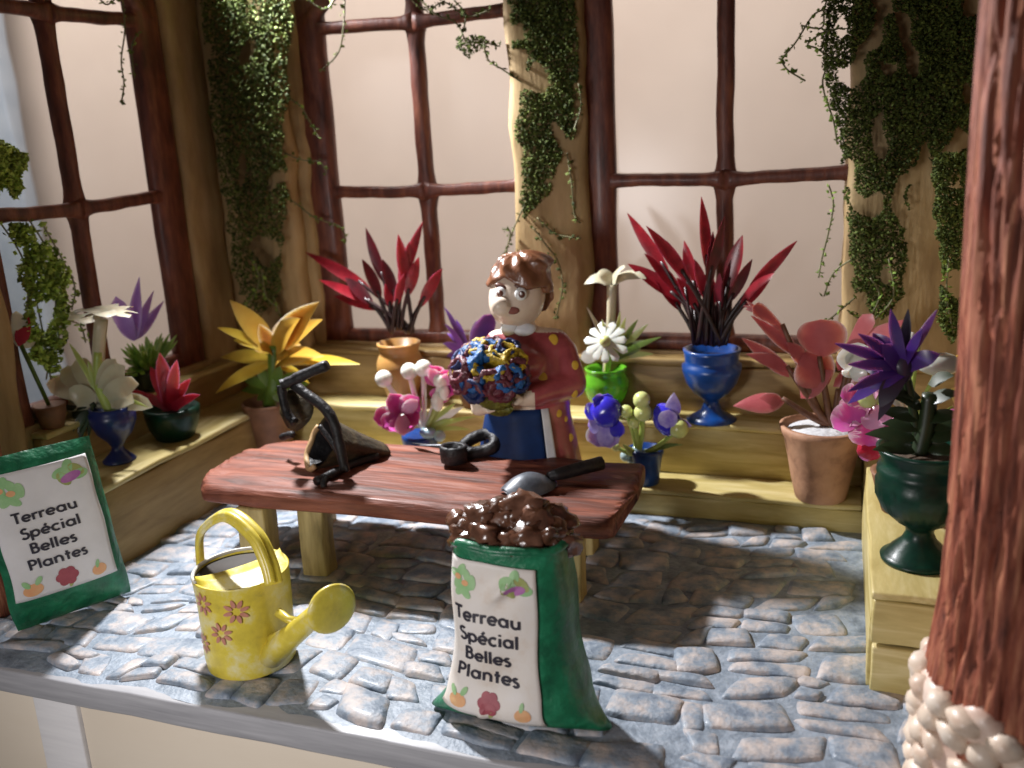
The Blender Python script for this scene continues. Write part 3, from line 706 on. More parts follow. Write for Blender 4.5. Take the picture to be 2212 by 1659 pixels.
V, Fc = tube(hp2, [(0.10, 0.07)] * len(hp2), 8, flat=(0.35, -0.93, 0)); mesh_obj('handle_ridge', V, Fc, M['yellow_can'], wc)
sp0 = at(585, 1415, Y=20.2); sp1 = at(625, 1378, Y=19.9); sp2 = at(680, 1330, Y=19.75)
V, Fc = tube([sp0, sp1, sp2, at(700, 1315, Y=19.72)], [0.40, 0.34, 0.30, 0.34], 14); mesh_obj('spout', V, Fc, M['yellow_can'], wc)
br = [at(600, 1322, Y=20.0), at(622, 1338, Y=19.95), at(650, 1345, Y=19.9)]
V, Fc = tube(br, [0.14, 0.12, 0.14], 8); mesh_obj('spout_brace', V, Fc, M['yellow_can'], wc)
V, Fc = tube([at(585, 1380, Y=20.05), at(610, 1365, Y=19.95), at(625, 1372, Y=19.9)], [0.12, 0.1, 0.1], 8); mesh_obj('spout_brace', V, Fc, M['yellow_can'], wc)
rc = at(712, 1311, Y=19.7); rd_ = Vector((0.80, -0.50, -0.05)).normalized()
rot = look_rot(rd_)
lathe('rose', [(0.30, -0.42), (0.42, -0.25), (0.62, -0.06), (0.70, 0.06), (0.73, 0.12), (0.70, 0.19), (0.60, 0.22), (0.3, 0.25), (0.02, 0.26)], M['yellow_can'], wc, rc, n=28, tilt=rot)
def on_can(x, y):                                 # surface point of the can body seen at a pixel
    d = ray(x, y); o = CAM - cc
    a = d.x ** 2 + d.y ** 2; b = 2 * (o.x * d.x + o.y * d.y); c_ = o.x ** 2 + o.y ** 2 - (cr * 0.985) ** 2
    t = (-b - math.sqrt(max(0, b * b - 4 * a * c_))) / (2 * a)
    p = CAM + d * t; return math.atan2(p.y - cc.y, p.x - cc.x), p.z - cc.z
for (px, py, rad) in ((510, 1321, 0.41), (478, 1369, 0.38), (440, 1304, 0.38), (442, 1388, 0.36)):
    th0, z0 = on_can(px, py)
    V, Fc = [], []
    for k in range(8):
        a = 2 * math.pi * k / 8 + 0.25
        c0 = len(V)
        for i in range(9):
            b_ = 2 * math.pi * i / 9
            lu, lv = rad * (0.62 + 0.34 * math.cos(b_)), rad * 0.14 * math.sin(b_) * (1.15 - 0.3 * math.cos(b_))
            u = lu * math.cos(a) - lv * math.sin(a); v = lu * math.sin(a) + lv * math.cos(a)
            zz = z0 + v; r2 = cr * (0.962 + 0.033 * zz / ch) + 0.035
            V.append(cc + Vector((math.cos(th0 + u / r2) * r2, math.sin(th0 + u / r2) * r2, zz)))
        Fc.append(tuple(range(c0, c0 + 9)))
    mesh_obj('painted_flower', V, Fc, M['can_flower'], body, smooth=False)

# ------------------------------------------------------------------ soil sacks with printed labels
def arc(cx, cy, r, a0, a1, n=12):
    return [(cx + r * math.cos(R(a0 + (a1 - a0) * i / n)), cy + r * math.sin(R(a0 + (a1 - a0) * i / n))) for i in range(n + 1)]
ESS = lambda k: [arc(.28 * k, .75 * k, .21 * k, 35, 270, 10) + arc(.28 * k, .28 * k, .26 * k, 90, -150, 10)]
GLY = {
    'T': ([[(0, .95), (.64, .95)], [(.32, .95), (.32, 0)]], .66), 'e': ([arc(.33, .33, .29, 0, 318), [(.05, .33), (.62, .33)]], .72),
    'r': ([[(.08, .66), (.08, 0)], arc(.32, .34, .25, 170, 62, 6)], .48), 'a': ([arc(.33, .33, .28, 0, 360, 18), [(.62, .66), (.62, 0)]], .80),
    'u': ([[(.08, .66)] + arc(.33, .3, .25, 180, 360) + [(.58, .66)], [(.58, .3), (.58, 0)]], .76), 'S': (ESS(1.0), .64),
    'p': ([[(.08, .66), (.08, -.3)], arc(.37, .33, .28, 0, 360, 18)], .78), 'c': ([arc(.33, .33, .29, 48, 312)], .66),
    'i': ([[(.08, .64), (.08, 0)], [(.08, .80), (.08, .94)]], .26), 'l': ([[(.08, 1), (.08, 0)]], .26),
    'B': ([[(.08, 1), (.08, 0)], [(.08, .94), (.26, .94)] + arc(.28, .74, .2, 90, -90, 8) + [(.08, .54)], [(.28, .54)] + arc(.32, .30, .24, 90, -90, 8) + [(.08, .06)]], .70),
    'P': ([[(.08, 1), (.08, 0)], [(.08, .94), (.28, .94)] + arc(.30, .70, .24, 90, -90, 8) + [(.08, .46)]], .66),
    'n': ([[(.08, .66), (.08, 0)], arc(.33, .38, .25, 180, 0) + [(.58, 0)]], .76), 't': ([[(.2, .92), (.2, 0)], [(.02, .60), (.40, .60)]], .46), 's': (ESS(.66), .50),
}
GLY['é'] = (GLY['e'][0] + [[(.30, .76), (.46, .95)]], .72)
def text_mesh(txt, height, wgt=0.195):
    V, Fc, x = [], [], 0.0
    for ch_ in txt:
        strokes, adv = GLY[ch_]
        for s in strokes:
            pts = [Vector((p[0] + x, p[1])) for p in s]
            dense = [pts[0]]
            for a, b in zip(pts, pts[1:]):
                m = max(1, int((b - a).length / 0.12)); dense += [a.lerp(b, (i + 1) / m) for i in range(m)]
            o = len(V)
            for i, p in enumerate(dense):
                t = (dense[min(i + 1, len(dense) - 1)] - dense[max(i - 1, 0)])
                t = t.normalized() if t.length > 1e-6 else Vector((1, 0)); nv = Vector((-t.y, t.x)) * wgt / 2
                V += [p + nv, p - nv]
            Fc += [(o + 2 * i, o + 2 * i + 1, o + 2 * i + 3, o + 2 * i + 2) for i in range(len(dense) - 1)]
        x += adv + 0.06
    return [v * height for v in V], Fc, x * height
def print_label(parent, surf, W, Ht, papermat, hgt, nu=26, nv=32):
    """surf(u, v, off) with u, v in 0..1: paper, lettering and little vegetables printed on it"""
    V, Fc = [], []
    for off in (0.03, 0.0):
        for j in range(nv + 1):
            for i in range(nu + 1): V.append(surf(i / nu, j / nv, off))
    w = nu + 1; n1 = w * (nv + 1)
    for j in range(nv):
        for i in range(nu):
            q = j * w + i; Fc.append((q, q + 1, q + w + 1, q + w)); Fc.append((n1 + q, n1 + q + w, n1 + q + w + 1, n1 + q + 1))
    for i in range(nu):
        Fc.append((i, n1 + i, n1 + i + 1, i + 1)); q = nv * w + i; Fc.append((q, q + 1, n1 + q + 1, n1 + q))
    for j in range(nv):
        q = j * w; Fc.append((q, q + w, n1 + q + w, n1 + q)); q += nu; Fc.append((q, n1 + q, n1 + q + w, q + w))
    lab = mesh_obj('paper_label', V, Fc, papermat, parent)
    lines = (('Terreau', .615, .47), ('Spécial', .485, .48), ('Belles', .36, .47), ('Plantes', .235, .47))
    for txt, v0, uc in lines:
        pv, pf, wd = text_mesh(txt, hgt)
        pts = [surf(uc + (p.x - wd / 2) * 1.12 / W, v0 + p.y / Ht, 0.055) for p in pv]
        mesh_obj('lettering', pts, pf, M['ink'], lab, smooth=False)
    def blob(name, u, v, ru, rv, mat, rot=0.0, off=0.045, k=14):
        pts = [surf(u, v, off)]
        for i in range(k):
            a = 2 * math.pi * i / k; x, y = ru * math.cos(a), rv * math.sin(a)
            pts.append(surf(u + (x * math.cos(rot) - y * math.sin(rot)) / W, v + (x * math.sin(rot) + y * math.cos(rot)) / Ht, off))
        mesh_obj(name, pts, [(0, i + 1, (i + 1) % k + 1) for i in range(k)], M[mat], lab, smooth=False)
    s = W / 2.45
    for (u, v, r) in ((.10, .90, 0), (.17, .93, 1), (.24, .90, 2), (.13, .85, 1.1), (.26, .83, .4), (.22, .79, 2.4), (.30, .86, 1.6), (.16, .80, .8)):
        blob('printed_leaf', u, v, .20 * s, .11 * s, 'p_green', r)
    for (u, v) in ((.13, .885), (.22, .85)): blob('printed_radish', u, v, .10 * s, .08 * s, 'p_orange', 0, 0.052)
    for (u, v, r) in ((.70, .91, .3), (.78, .94, 1.2), (.86, .91, 2.4), (.88, .87, .1), (.72, .86, 2.2)): blob('printed_leaf', u, v, .22 * s, .13 * s, 'p_green' if r < 2 else 'p_olive', r)
    blob('printed_turnip', .79, .865, .27 * s, .12 * s, 'p_purple', .25, 0.052)
    blob('printed_onion', .17, .075, .24 * s, .17 * s, 'p_orange', .1)
    for (u, v, r) in ((.11, .125, 2.2), (.23, .14, 1.0)): blob('printed_leaf', u, v, .13 * s, .07 * s, 'p_green', r, 0.052)
    for k in range(6):
        a = k * math.pi / 3
        blob('printed_beet', .50 + .055 * math.cos(a), .105 + .035 * math.sin(a), .15 * s, .13 * s, 'p_beet', a, 0.045 + 0.0015 * k)
    blob('printed_stalk', .53, .038, .10 * s, .05 * s, 'p_olive', 1.2)
    blob('printed_onion', .83, .075, .19 * s, .16 * s, 'p_orange', .2)
    blob('printed_leaf', .82, .125, .05 * s, .12 * s, 'p_green', -.2, 0.052)
    return lab
# open sack in front
bc = Vector((-7.62, 20.5, 0.14))
sk = thing('soil_sack', 'open green soil sack with a wrinkled label, brown soil heaped in its mouth', 'sack', bc, rz=R(2), group='soil sacks')
def sack_prof(z):                                  # half width, half depth, x shift, y shift
    t = z / 5.0
    a = 2.02 - 0.48 * t + 0.48 * max(0, 1 - z / 0.8) ** 2 + 0.05 * math.sin(z * 2.2) - 0.12 * math.sin(min(1, t) * math.pi)
    b = 1.22 - 0.18 * t - 0.78 * max(0, 1 - z / 0.75) ** 2
    return a, b, -0.10 * t, 0.12 * t - 0.30 * max(0, 1 - z / 1.2)
def sack_pt(s, z, off=0.0):                         # front surface, s in -1..1 across
    a, b, sx, sy = sack_prof(z)
    p = 2.7
    yv = -b * max(0.0, 1 - abs(s) ** p) ** (1 / p)
    wr = 0.11 * nz((s * 1.6, z * 0.9, 2), 1.0) * (1 - s * s)
    drop = 0.0
    return Vector((a * s + sx, yv + sy + wr - off, z + drop))
V, Fc = [], []
nth, nzv = 64, 30
for j in range(nzv + 1):
    z = 5.0 * j / nzv
    a, b, sx, sy = sack_prof(z)
    for i in range(nth):
        th = 2 * math.pi * i / nth
        c_, s_ = math.cos(th), math.sin(th)
        p = 2.7
        k = (abs(c_) ** p + abs(s_) ** p) ** (-1 / p)
        s = c_ * k
        if s_ <= 0: q = sack_pt(s, z)
        else: q = Vector((a * s + sx, b * s_ * k + sy + 0.06 * nz((s, z, 5), 1.2), z))
        corner = max(0, abs(s) - 0.75) * max(0, 1 - z / 0.9)
        q.z += -0.10 * corner + 0.16 * (1 if j == nzv else 0) * nz((s * 2, s_, 1), 1.0)
        if z < 0.01: q.z += 0.10 * (1 - abs(s)) 
        V.append(q)
for j in range(nzv):
    for i in range(nth):
        Fc.append((j * nth + i, j * nth + (i + 1) % nth, (j + 1) * nth + (i + 1) % nth, (j + 1) * nth + i))
Fc.append(tuple(range(nth))[::-1])
o0 = len(V)
for (sc, z) in ((0.955, 4.99), (0.92, 4.7), (0.02, 4.6)):
    for i in range(nth):
        base = V[nzv * nth + i]; V.append(Vector(((base.x + 0.1) * sc - 0.1, (base.y - 0.12) * sc + 0.12, z + (base.z - 5.0) * 0.8)))
for q0, q1 in ((nzv * nth, o0), (o0, o0 + nth), (o0 + nth, o0 + 2 * nth)):
    for i in range(nth):
        Fc.append((q0 + i, q0 + (i + 1) % nth, q1 + (i + 1) % nth, q1 + i))
mesh_obj('sack', V, Fc, M['sack'], sk, world_space=False)
rim = [Vector((V[nzv * nth + i].x, V[nzv * nth + i].y, V[nzv * nth + i].z)) for i in range(nth)]
rv, rf = tube(rim + [rim[0], rim[1]], [(0.09, 0.12)] * (nth + 2), 8); mesh_obj('rim_hem', rv, rf, M['sack'], sk, world_space=False)
skm = wmat(sk)
def surf_open(u, v, off):
    z = 0.42 + 4.2 * v - 0.10 * u + 0.06 * math.sin(u * 3)
    s = -0.955 + (1.42 + 0.12 * v) * u
    ridge_d = abs((u - 0.62) * 0.55 - (v - 0.84)) ; along = math.exp(-((u - 0.64) / 0.17) ** 2 - ((v - 0.84) / 0.11) ** 2)
    bumpy = 0.28 * along * math.exp(-(ridge_d / 0.045) ** 2) + 0.10 * math.exp(-((u - 0.43 - 0.12 * (0.1 - v)) / 0.03) ** 2) * max(0, 1 - v / 0.14)
    p = sack_pt(max(-0.985, s), z, off + 0.035 + bumpy)
    return skm @ p
lab = print_label(sk, surf_open, 2.62, 4.2, M['paper'], 0.355)
# soil: glossy lumps, each its own piece
lr = random.Random(3)
lumps = []
for (lx, ly, lz, r) in [(-1.1, -.3, 4.85, .55), (-.55, -.45, 4.95, .55), (0.05, -.5, 4.85, .5), (.6, -.4, 4.9, .55), (1.1, -.2, 5.0, .48), (-1.0, .35, 5.0, .55), (-.4, .2, 5.35, .6), (.3, .2, 5.4, .62), (.95, .3, 5.1, .58), (-.75, -.05, 5.3, .5), (.75, -.05, 5.25, .5), (0.0, .6, 5.2, .6), (-.05, -.1, 5.25, .42), (-1.35, 0, 5.0, .4), (1.35, .1, 4.7, .42), (-.3, -.68, 4.72, .36), (.35, -.7, 4.72, .36)]:
    c = skm @ Vector((lx - 0.08, ly + 0.1, lz + 0.14))
    V, Fc = ellipsoid(c, (r, r * lr.uniform(.7, 1), r * lr.uniform(.6, .9)), Matrix.Rotation(lr.uniform(0, 3), 3, (1, .4, .3)), 16, 11, wob=0.6, seed=lr.uniform(0, 50))
    mesh_obj('soil_lump', V, Fc, M['soil'], sk)
# closed sack leaning at the left
BLc, BRc = Vector((-24.95, 20.1, 0.12)), Vector((-23.2, 23.35, 0.12))
ed = (BRc - BLc).normalized(); nrm = Vector((ed.y, -ed.x, 0)); Lw = (BRc - BLc).length
upv = (Vector((0, 0, 6.0)) + nrm * 0.25 - ed * 0.55)
s2 = thing('soil_sack', 'closed flat green soil sack standing against the left shelf', 'sack', (BLc + BRc) / 2, group='soil sacks')
def sack2(u, v, side):
    p = BLc + ed * (Lw * u) + upv * v
    e = (max(0, 1 - abs(2 * u - 1) ** 4) * max(0, 1 - abs(2 * v - 1) ** 6)) ** 0.5
    return p + nrm * (0.42 * e * side + 0.04 * nz((u * 3, v * 4, side), 1)) + ed * 0.05 * nz((u * 2, v * 4, 6), 1) * 2
V, Fc = [], []
nu, nv = 20, 26
for side in (1, -1):
    o = len(V)
    for j in range(nv + 1):
        for i in range(nu + 1): V.append(sack2(i / nu, j / nv, side if 0 < i < nu and 0 < j < nv else 0.0))
    for j in range(nv):
        for i in range(nu):
            q = o + j * (nu + 1) + i; f = (q, q + 1, q + nu + 2, q + nu + 1); Fc.append(f if side > 0 else f[::-1])
mesh_obj('sack', V, Fc, M['sack'], s2)
def surf_closed(u, v, off):
    uu, vv = 0.05 + 0.86 * u, 0.185 + 0.735 * v
    return sack2(uu, vv, 1.0) + nrm * (off + 0.03)
print_label(s2, surf_closed, Lw * 0.86, 4.42, M['paper2'], 0.36)

# ------------------------------------------------------------------ tools on the table
TZ = 3.42
tw = thing('trowel', 'small garden trowel with grey rounded blade and black handle on the table', 'trowel', at(1190, 1040, Z=TZ))
c = at(1143, 1043, Z=3.62); hd = (at(1300, 1003, Z=3.75) - at(1190, 1030, Z=3.75)).normalized(); hs = Vector((0, 0, 1)).cross(hd)
V, Fc = [], []
for i in range(15):
    t = i / 14
    w = 0.72 * math.sqrt(max(0.0, math.sin(math.pi * (0.04 + 0.93 * t) ** 0.8)))
    for j in range(9):
        a = -1 + 2 * j / 8
        V.append(c + hd * (-0.95 + 1.95 * t) + hs * (w * a) + Vector((0, 0, 0.52 * (1 - a * a) * math.sin(math.pi * min(1, 0.08 + t * 0.9)) - 0.15)))
n1 = len(V); V += [v - Vector((0, 0, 0.08)) for v in V]
for i in range(14):
    for j in range(8):
        q = i * 9 + j; Fc.append((q, q + 9, q + 10, q + 1)); Fc.append((n1 + q, n1 + q + 1, n1 + q + 10, n1 + q + 9))
mesh_obj('blade', V, Fc, M['steel'], tw)
V, Fc = tube([at(1185, 1030, Z=3.72), at(1215, 1022, Z=3.74), at(1260, 1010, Z=3.76), at(1300, 1000, Z=3.80)], [(0.18, 0.16), (0.27, 0.23), (0.29, 0.24), (0.28, 0.25)], 8); mesh_obj('handle', V, Fc, M['black'], tw)
pr = thing('pruner', 'black handled pruning scissors lying at the back edge of the table', 'scissors', at(985, 985, Z=TZ))
q0 = at(980, 980, Z=3.75)
lathe('grip', [(0.38, -0.36), (0.50, -0.30), (0.53, 0.0), (0.53, 0.25), (0.47, 0.34), (0.36, 0.30), (0.34, 0.0), (0.02, -0.05)], M['black'], pr, q0, n=24, squash=0.85)
loop = [at(1000, 965, Z=3.7), at(1020, 948, Z=3.95), at(1050, 938, Z=4.05), at(1068, 945, Z=4.0), at(1066, 965, Z=3.75), at(1040, 975, Z=3.6), at(1010, 978, Z=3.6)]
V, Fc = tube(smooth_path(loop + [loop[0]], 4), 0.24, 9); mesh_obj('grip', V, Fc, M['black'], pr)
V, Fc = blade(at(1005, 972, Z=3.7), at(890, 957, Z=3.55), 0.34, 0.10, prof='strap', normal=(0, 0, 1)); mesh_obj('blade', V, Fc, M['black'], pr)
V, Fc = blade(at(1005, 962, Z=3.75), at(905, 962, Z=3.6), 0.25, 0.10, prof='strap', normal=(0, 0, 1)); mesh_obj('blade', V, Fc, M['steel'], pr)
# rolled bark with a frame of black sticks
rl = thing('bark_carrier', 'tipped roll of dark bark with a frame of black sticks on the table', 'basket', at(700, 1000, Z=TZ))
e0 = at(694, 958, Y=28.3); e1 = at(828, 955, Y=30.3)
ax = (e1 - e0).normalized(); s_up = (Vector((0, 0, 1)) - ax * ax.z).normalized(); s_sd = ax.cross(s_up)
def roll_pt(t, th, k=1.0):
    c = e0.lerp(e1, t); r = (0.98 - 0.45 * t) * k
    fl = 1 - 0.45 * t
    return c + (s_up * math.sin(th) * fl + s_sd * math.cos(th)) * r + ax * (0.35 * math.sin(th) * (1 - t)) + Vector((0, 0, -0.35 * t))
V, Fc = [], []
n, m = 30, 14
for lay, k in ((0, 1.0), (1, 0.86)):
    for j in range(m + 1):
        for i in range(n):
            th = 2 * math.pi * i / n
            p = roll_pt(j / m, th, k * (1 + 0.07 * math.sin(th * 3 + 1) + 0.04 * math.sin(th * 7)))
            V.append(p)
b1 = n * (m + 1)
for j in range(m):
    for i in range(n):
        q, q2 = j * n + i, j * n + (i + 1) % n
        Fc.append((q, q + n, q2 + n, q2)); Fc.append((b1 + q, b1 + q2, b1 + q2 + n, b1 + q + n))
for i in range(n):
    q, q2 = m * n + i, m * n + (i + 1) % n; Fc.append((q, b1 + q, b1 + q2, q2))
br0 = mesh_obj('bark_roll', V, Fc, M['bark_roll'], rl); br0.data.materials.append(M['black'])
for pol in br0.data.polygons:
    if min(pol.vertices) >= b1: pol.material_index = 1  # inner faces blackened, the shade of the hollow put into colour
V, Fc = tube([roll_pt(0, a, 0.93 * (1 + 0.07 * math.sin(a * 3 + 1) + 0.04 * math.sin(a * 7))) for a in [R(150 + 8 * i) for i in range(19)]], 0.11, 8); mesh_obj('cut_rim', V, Fc, M['bark_rim'], rl)
V, Fc = blade(at(622, 925, Y=28.6), at(672, 858, Y=28.8), 1.5, 0.14, bend=(0.35, 0, 0.5), prof='oval', normal=(0.2, -0.8, 0.5), cup=0.5, n=9); mesh_obj('bark_flap', V, Fc, M['bark_roll'], rl)
sticks = [([(708, 788), (665, 806), (622, 826), (606, 832)], 27.9, .20), ([(608, 832), (612, 865), (622, 895), (636, 912)], 28.0, .17), ([(632, 828), (660, 850), (700, 880), (722, 915), (733, 960), (745, 1015)], 28.0, .19),
          ([(690, 920), (712, 950), (735, 985), (752, 1018)], 27.7, .10), ([(683, 1040), (715, 1025), (760, 1003), (815, 985)], None, .16), ([(608, 945), (622, 940), (632, 938)], 28.9, .14), ([(706, 1026), (700, 1040), (699, 1052)], 26.4, .12)]
for pts, yv, r in sticks:
    P3 = [at(x, y, Z=3.55) if yv is None else at(x, y, Y=yv - 0.012 * k * 10) for k, (x, y) in enumerate(pts)]
    P3 = [Vector((p.x, p.y, max(p.z, 3.42))) for p in P3]
    V, Fc = tube(smooth_path(P3, 4), [r * lr.uniform(.9, 1.1) for _ in range((len(P3) - 1) * 4 + 1)], 8); mesh_obj('stick', V, Fc, M['black'], rl)

# ------------------------------------------------------------------ the florist figurine
FX, FY = -11.15, 32.35
pg = thing('person', 'clay figurine in crimson dotted dress and blue apron holding a bouquet behind the table', 'figurine', (FX, FY, 0.15), rz=R(19))
HY = R(27); hf = np.array([-math.sin(HY), -math.cos(HY)])       # the way the face looks
HC = (-0.22, -0.05, 9.1)
def body_fn(X, Y, Z):
    rad = np.where(Z < 5.0, 2.30 - 0.10 * Z - 0.012 * Z * Z, 1.5)
    skirt = np.maximum(np.sqrt(X ** 2 + (Y / 0.82) ** 2) - rad - 0.05 * np.sin(np.arctan2(Y, X) * 9) * np.clip(1 - Z / 5, 0, 1), np.maximum(-Z, Z - 5.1)) * 0.85
    d = smin(skirt, s_ell(X, Y, Z, (0, 0, 6.0), (1.60, 1.18, 1.9)), 0.5)
    d = smin(d, s_ell(X, Y, Z, (-0.30, -0.85, 6.72), (1.0, 0.68, 0.62)), 0.12)
    d = smin(d, s_cap(X, Y, Z, (-1.05, 0, 7.25), (1.15, 0.05, 7.15), 0.52, 0.55), 0.4)
    d = smin(d, s_cap(X, Y, Z, (1.35, 0.0, 6.85), (1.62, -0.25, 5.75), 0.58, 0.62), 0.07)
    d = smin(d, s_cap(X, Y, Z, (1.60, -0.35, 5.70), (0.15, -1.35, 5.55), 0.60, 0.42), 0.08)
    d = smin(d, s_cap(X, Y, Z, (-1.25, 0.0, 6.9), (-1.75, -0.5, 5.9), 0.52, 0.5), 0.2)
    d = smin(d, s_cap(X, Y, Z, (-1.75, -0.55, 5.85), (-1.75, -1.3, 5.35), 0.48, 0.38), 0.2)
    d = smin(d, s_cap(X, Y, Z, (-0.15, 0, 7.4), (-0.22, 0, 8.3), 0.60, 0.55), 0.18)
    head = s_ell(X, Y, Z, HC, (1.05, 1.05, 1.15))
    fx, fy = hf
    pt = lambda fwd, side, z: (HC[0] + fx * fwd - fy * side * -1 * -1, HC[1] + fy * fwd + fx * side * -1 * -1, z)
    head = smin(head, s_ell(X, Y, Z, pt(0.55, 0, 8.75), (0.72, 0.72, 0.62)), 0.35)
    head = smin(head, s_cap(X, Y, Z, pt(0.95, 0, 9.20), pt(1.32, 0, 8.96), 0.10, 0.37), 0.08)
    head = smin(head, s_ell(X, Y, Z, pt(1.05, 0, 8.72), (0.36, 0.36, 0.24)), 0.2)
    d = smin(d, head, 0.12)
    # hands: palm, four fingers and a thumb each
    for (px, py, pz, sx) in ((-0.15, -1.5, 5.42, -1), (-1.75, -1.5, 5.15, 1)):
        d = smin(d, s_ell(X, Y, Z, (px, py, pz), (0.34, 0.26, 0.22)), 0.1)
        for k, ln in enumerate((0.42, 0.48, 0.46, 0.36)):
            oy = -0.30 + 0.17 * k
            d = smin(d, s_cap(X, Y, Z, (px + sx * 0.22, py + oy, pz), (px + sx * (0.22 + ln), py + oy - 0.05, pz + 0.10), 0.10, 0.08), 0.05)
        d = smin(d, s_cap(X, Y, Z, (px + sx * 0.05, py - 0.22, pz + 0.12), (px + sx * 0.32, py - 0.34, pz + 0.34), 0.11, 0.09), 0.05)
    return d + 0.015 * np.sin(X * 5 + Z * 3) * np.sin(Y * 4 - Z * 2.3)
bo = sdf_mesh('body', body_fn, (-2.7, -2.4, -0.1), (2.7, 2.2, 10.6), 0.10, M['dress'], pg)
bo.data.materials.append(M['skin'])
for pol in bo.data.polygons:
    c = pol.center
    sk_ = c.z > 7.80 - 0.10 * abs(c.x + 0.2)
    if min((c - Vector((-0.2, -1.5, 5.42))).length, (c - Vector((-1.75, -1.5, 5.15))).length) < 0.72 and c.z < 5.8 and not (c.x > 0.22): sk_ = True
    if sk_: pol.material_index = 1
PM = wmat(pg)
bvh = BVHTree.FromPolygons([PM @ v.co for v in bo.data.vertices], [list(p.vertices) for p in bo.data.polygons])
def on_body(x, y, lift=0.0):
    d = ray(x, y).normalized()
    loc, nor, _, _ = bvh.ray_cast(CAM, d)
    if loc is None: return None, None
    if nor.dot(d) > 0: nor = -nor
    return loc + nor * lift, nor
def hair_fn(X, Y, Z):
    fwd = (X - HC[0]) * hf[0] + (Y - HC[1]) * hf[1]
    side = (X - HC[0]) * (-hf[1]) + (Y - HC[1]) * hf[0]
    wave = 0.03 * np.sin(np.arctan2(side, fwd) * 8 + Z * 3) + 0.02 * np.sin(Z * 9 + side * 5)
    cap = s_ell(X, Y, Z, (HC[0] + 0.06 - 0.10 * hf[0], HC[1] - 0.10 * hf[1], HC[2] + 0.18), (1.27, 1.25, 1.20)) + wave
    hl = 0.86 - 0.50 * np.clip(np.abs(side + 0.05) / 0.85, 0, 1) ** 0.8   # hairline with a middle parting
    face = np.minimum(fwd - 0.02, (HC[2] + hl) - Z)
    side_cut = np.minimum(fwd + 0.55 - 0.15 * (Z - HC[2]), (HC[2] + 0.10) - Z)
    cap = -smin(-cap, -face, 0.10); cap = np.maximum(cap, side_cut)
    cap = np.maximum(cap, (HC[2] - 1.05 - 0.3 * np.clip(-fwd, 0, 1)) - Z)
    bun = s_ell(X, Y, Z, (HC[0] + 0.30, HC[1] + 0.1, HC[2] + 1.10), (1.02, 0.98, 0.52)) + wave * 1.4
    return smin(cap, bun, 0.25)
sdf_mesh('hair', hair_fn, (-1.9, -1.7, 7.6), (1.7, 1.7, 11.1), 0.075, M['hair'], pg)
def disc_on(name, x, y, rx, ry, th, mat, rot2=0.0, parent=pg, lift=0.0):
    p, nrm_ = on_body(x, y)
    if p is None: return
    nrm_ = (nrm_ * 0.5 + (CAM - p).normalized() * 0.5).normalized()
    rt = (_r - nrm_ * _r.dot(nrm_)).normalized(); up_ = nrm_.cross(rt)
    Rm = Matrix((rt, up_, nrm_)).transposed() @ Matrix.Rotation(rot2, 3, 'Z')
    V, Fc = ellipsoid(p + nrm_ * lift, (rx, ry, th), Rm, 14, 8); return mesh_obj(name, V, Fc, mat, parent)
for (ex, ey) in ((1081, 634), (1125, 635)):
    e = disc_on('eye', ex, ey, 0.23, 0.25, 0.12, M['eye'], lift=0.03)
    disc_on('pupil', ex + 1, ey + 2, 0.12, 0.13, 0.05, M['brown'], parent=e, lift=0.135)
    disc_on('painted_glint', ex - 0.5, ey + 0.5, 0.045, 0.05, 0.03, M['eye'], parent=e, lift=0.175)  # white dot painted as a highlight on the pupil
disc_on('eyebrow', 1132, 619, 0.36, 0.13, 0.07, M['brown'], rot2=-0.12, lift=0.02)
disc_on('eyebrow', 1083, 620, 0.26, 0.12, 0.07, M['brown'], rot2=-0.45, lift=0.02)
disc_on('mouth', 1108, 671, 0.25, 0.14, 0.06, M['lip'], lift=0.0)
disc_on('collar', 1100, 706, 0.30, 0.42, 0.16, M['trim'], rot2=-0.35, lift=0.05)
disc_on('collar', 1134, 712, 0.42, 0.24, 0.16, M['trim'], rot2=0.15, lift=0.05)
for (dx, dy, rr) in ((1195, 734, .19), (1242, 789, .15), (1172, 816, .18), (1104, 748, .14), (1241, 850, .14), (1207, 893, .13), (1232, 945, .14), (1222, 905, .1), (1247, 918, .11)):
    disc_on('dress_dot', dx, dy, rr, rr * 1.2, 0.04, M['dot'])
# apron wrapped round the front of the skirt, white edging
def skirt_r(z): return (2.30 - 0.10 * z - 0.012 * z * z)
def apron(name, a0, a1, z0, z1, off, mat, parent, na=24, nzq=16):
    V, Fc = [], []
    for o in (off, off - 0.10):
        for j in range(nzq + 1):
            for i in range(na + 1):
                z = z0 + (z1 - z0) * j / nzq; a = R(a0 + (a1 - a0) * i / na - 4 * (z / 5))
                r = skirt_r(z) + o + 0.03 * math.sin(a * 9 + z)
                V.append(Vector((math.sin(a) * r, -math.cos(a) * r * 0.82, z)))
    w = na + 1; n1 = w * (nzq + 1)
    for j in range(nzq):
        for i in range(na):
            q = j * w + i; Fc.append((q, q + 1, q + w + 1, q + w)); Fc.append((n1 + q, n1 + q + w, n1 + q + w + 1, n1 + q + 1))
    for i in range(na):
        Fc.append((i, n1 + i, n1 + i + 1, i + 1)); q = nzq * w + i; Fc.append((q, q + 1, n1 + q + 1, n1 + q))
    for j in range(nzq):
        q = j * w; Fc.append((q, q + w, n1 + q + w, n1 + q)); q += na; Fc.append((q, n1 + q, n1 + q + w, q + w))
    return mesh_obj(name, V, Fc, mat, parent, world_space=False)
ap = apron('apron', -80, 20, 0.4, 5.0, 0.12, M['apron'], pg)
apron('apron_edging', 20.6, 31, 0.4, 5.0, 0.12, M['trim'], ap, na=6)

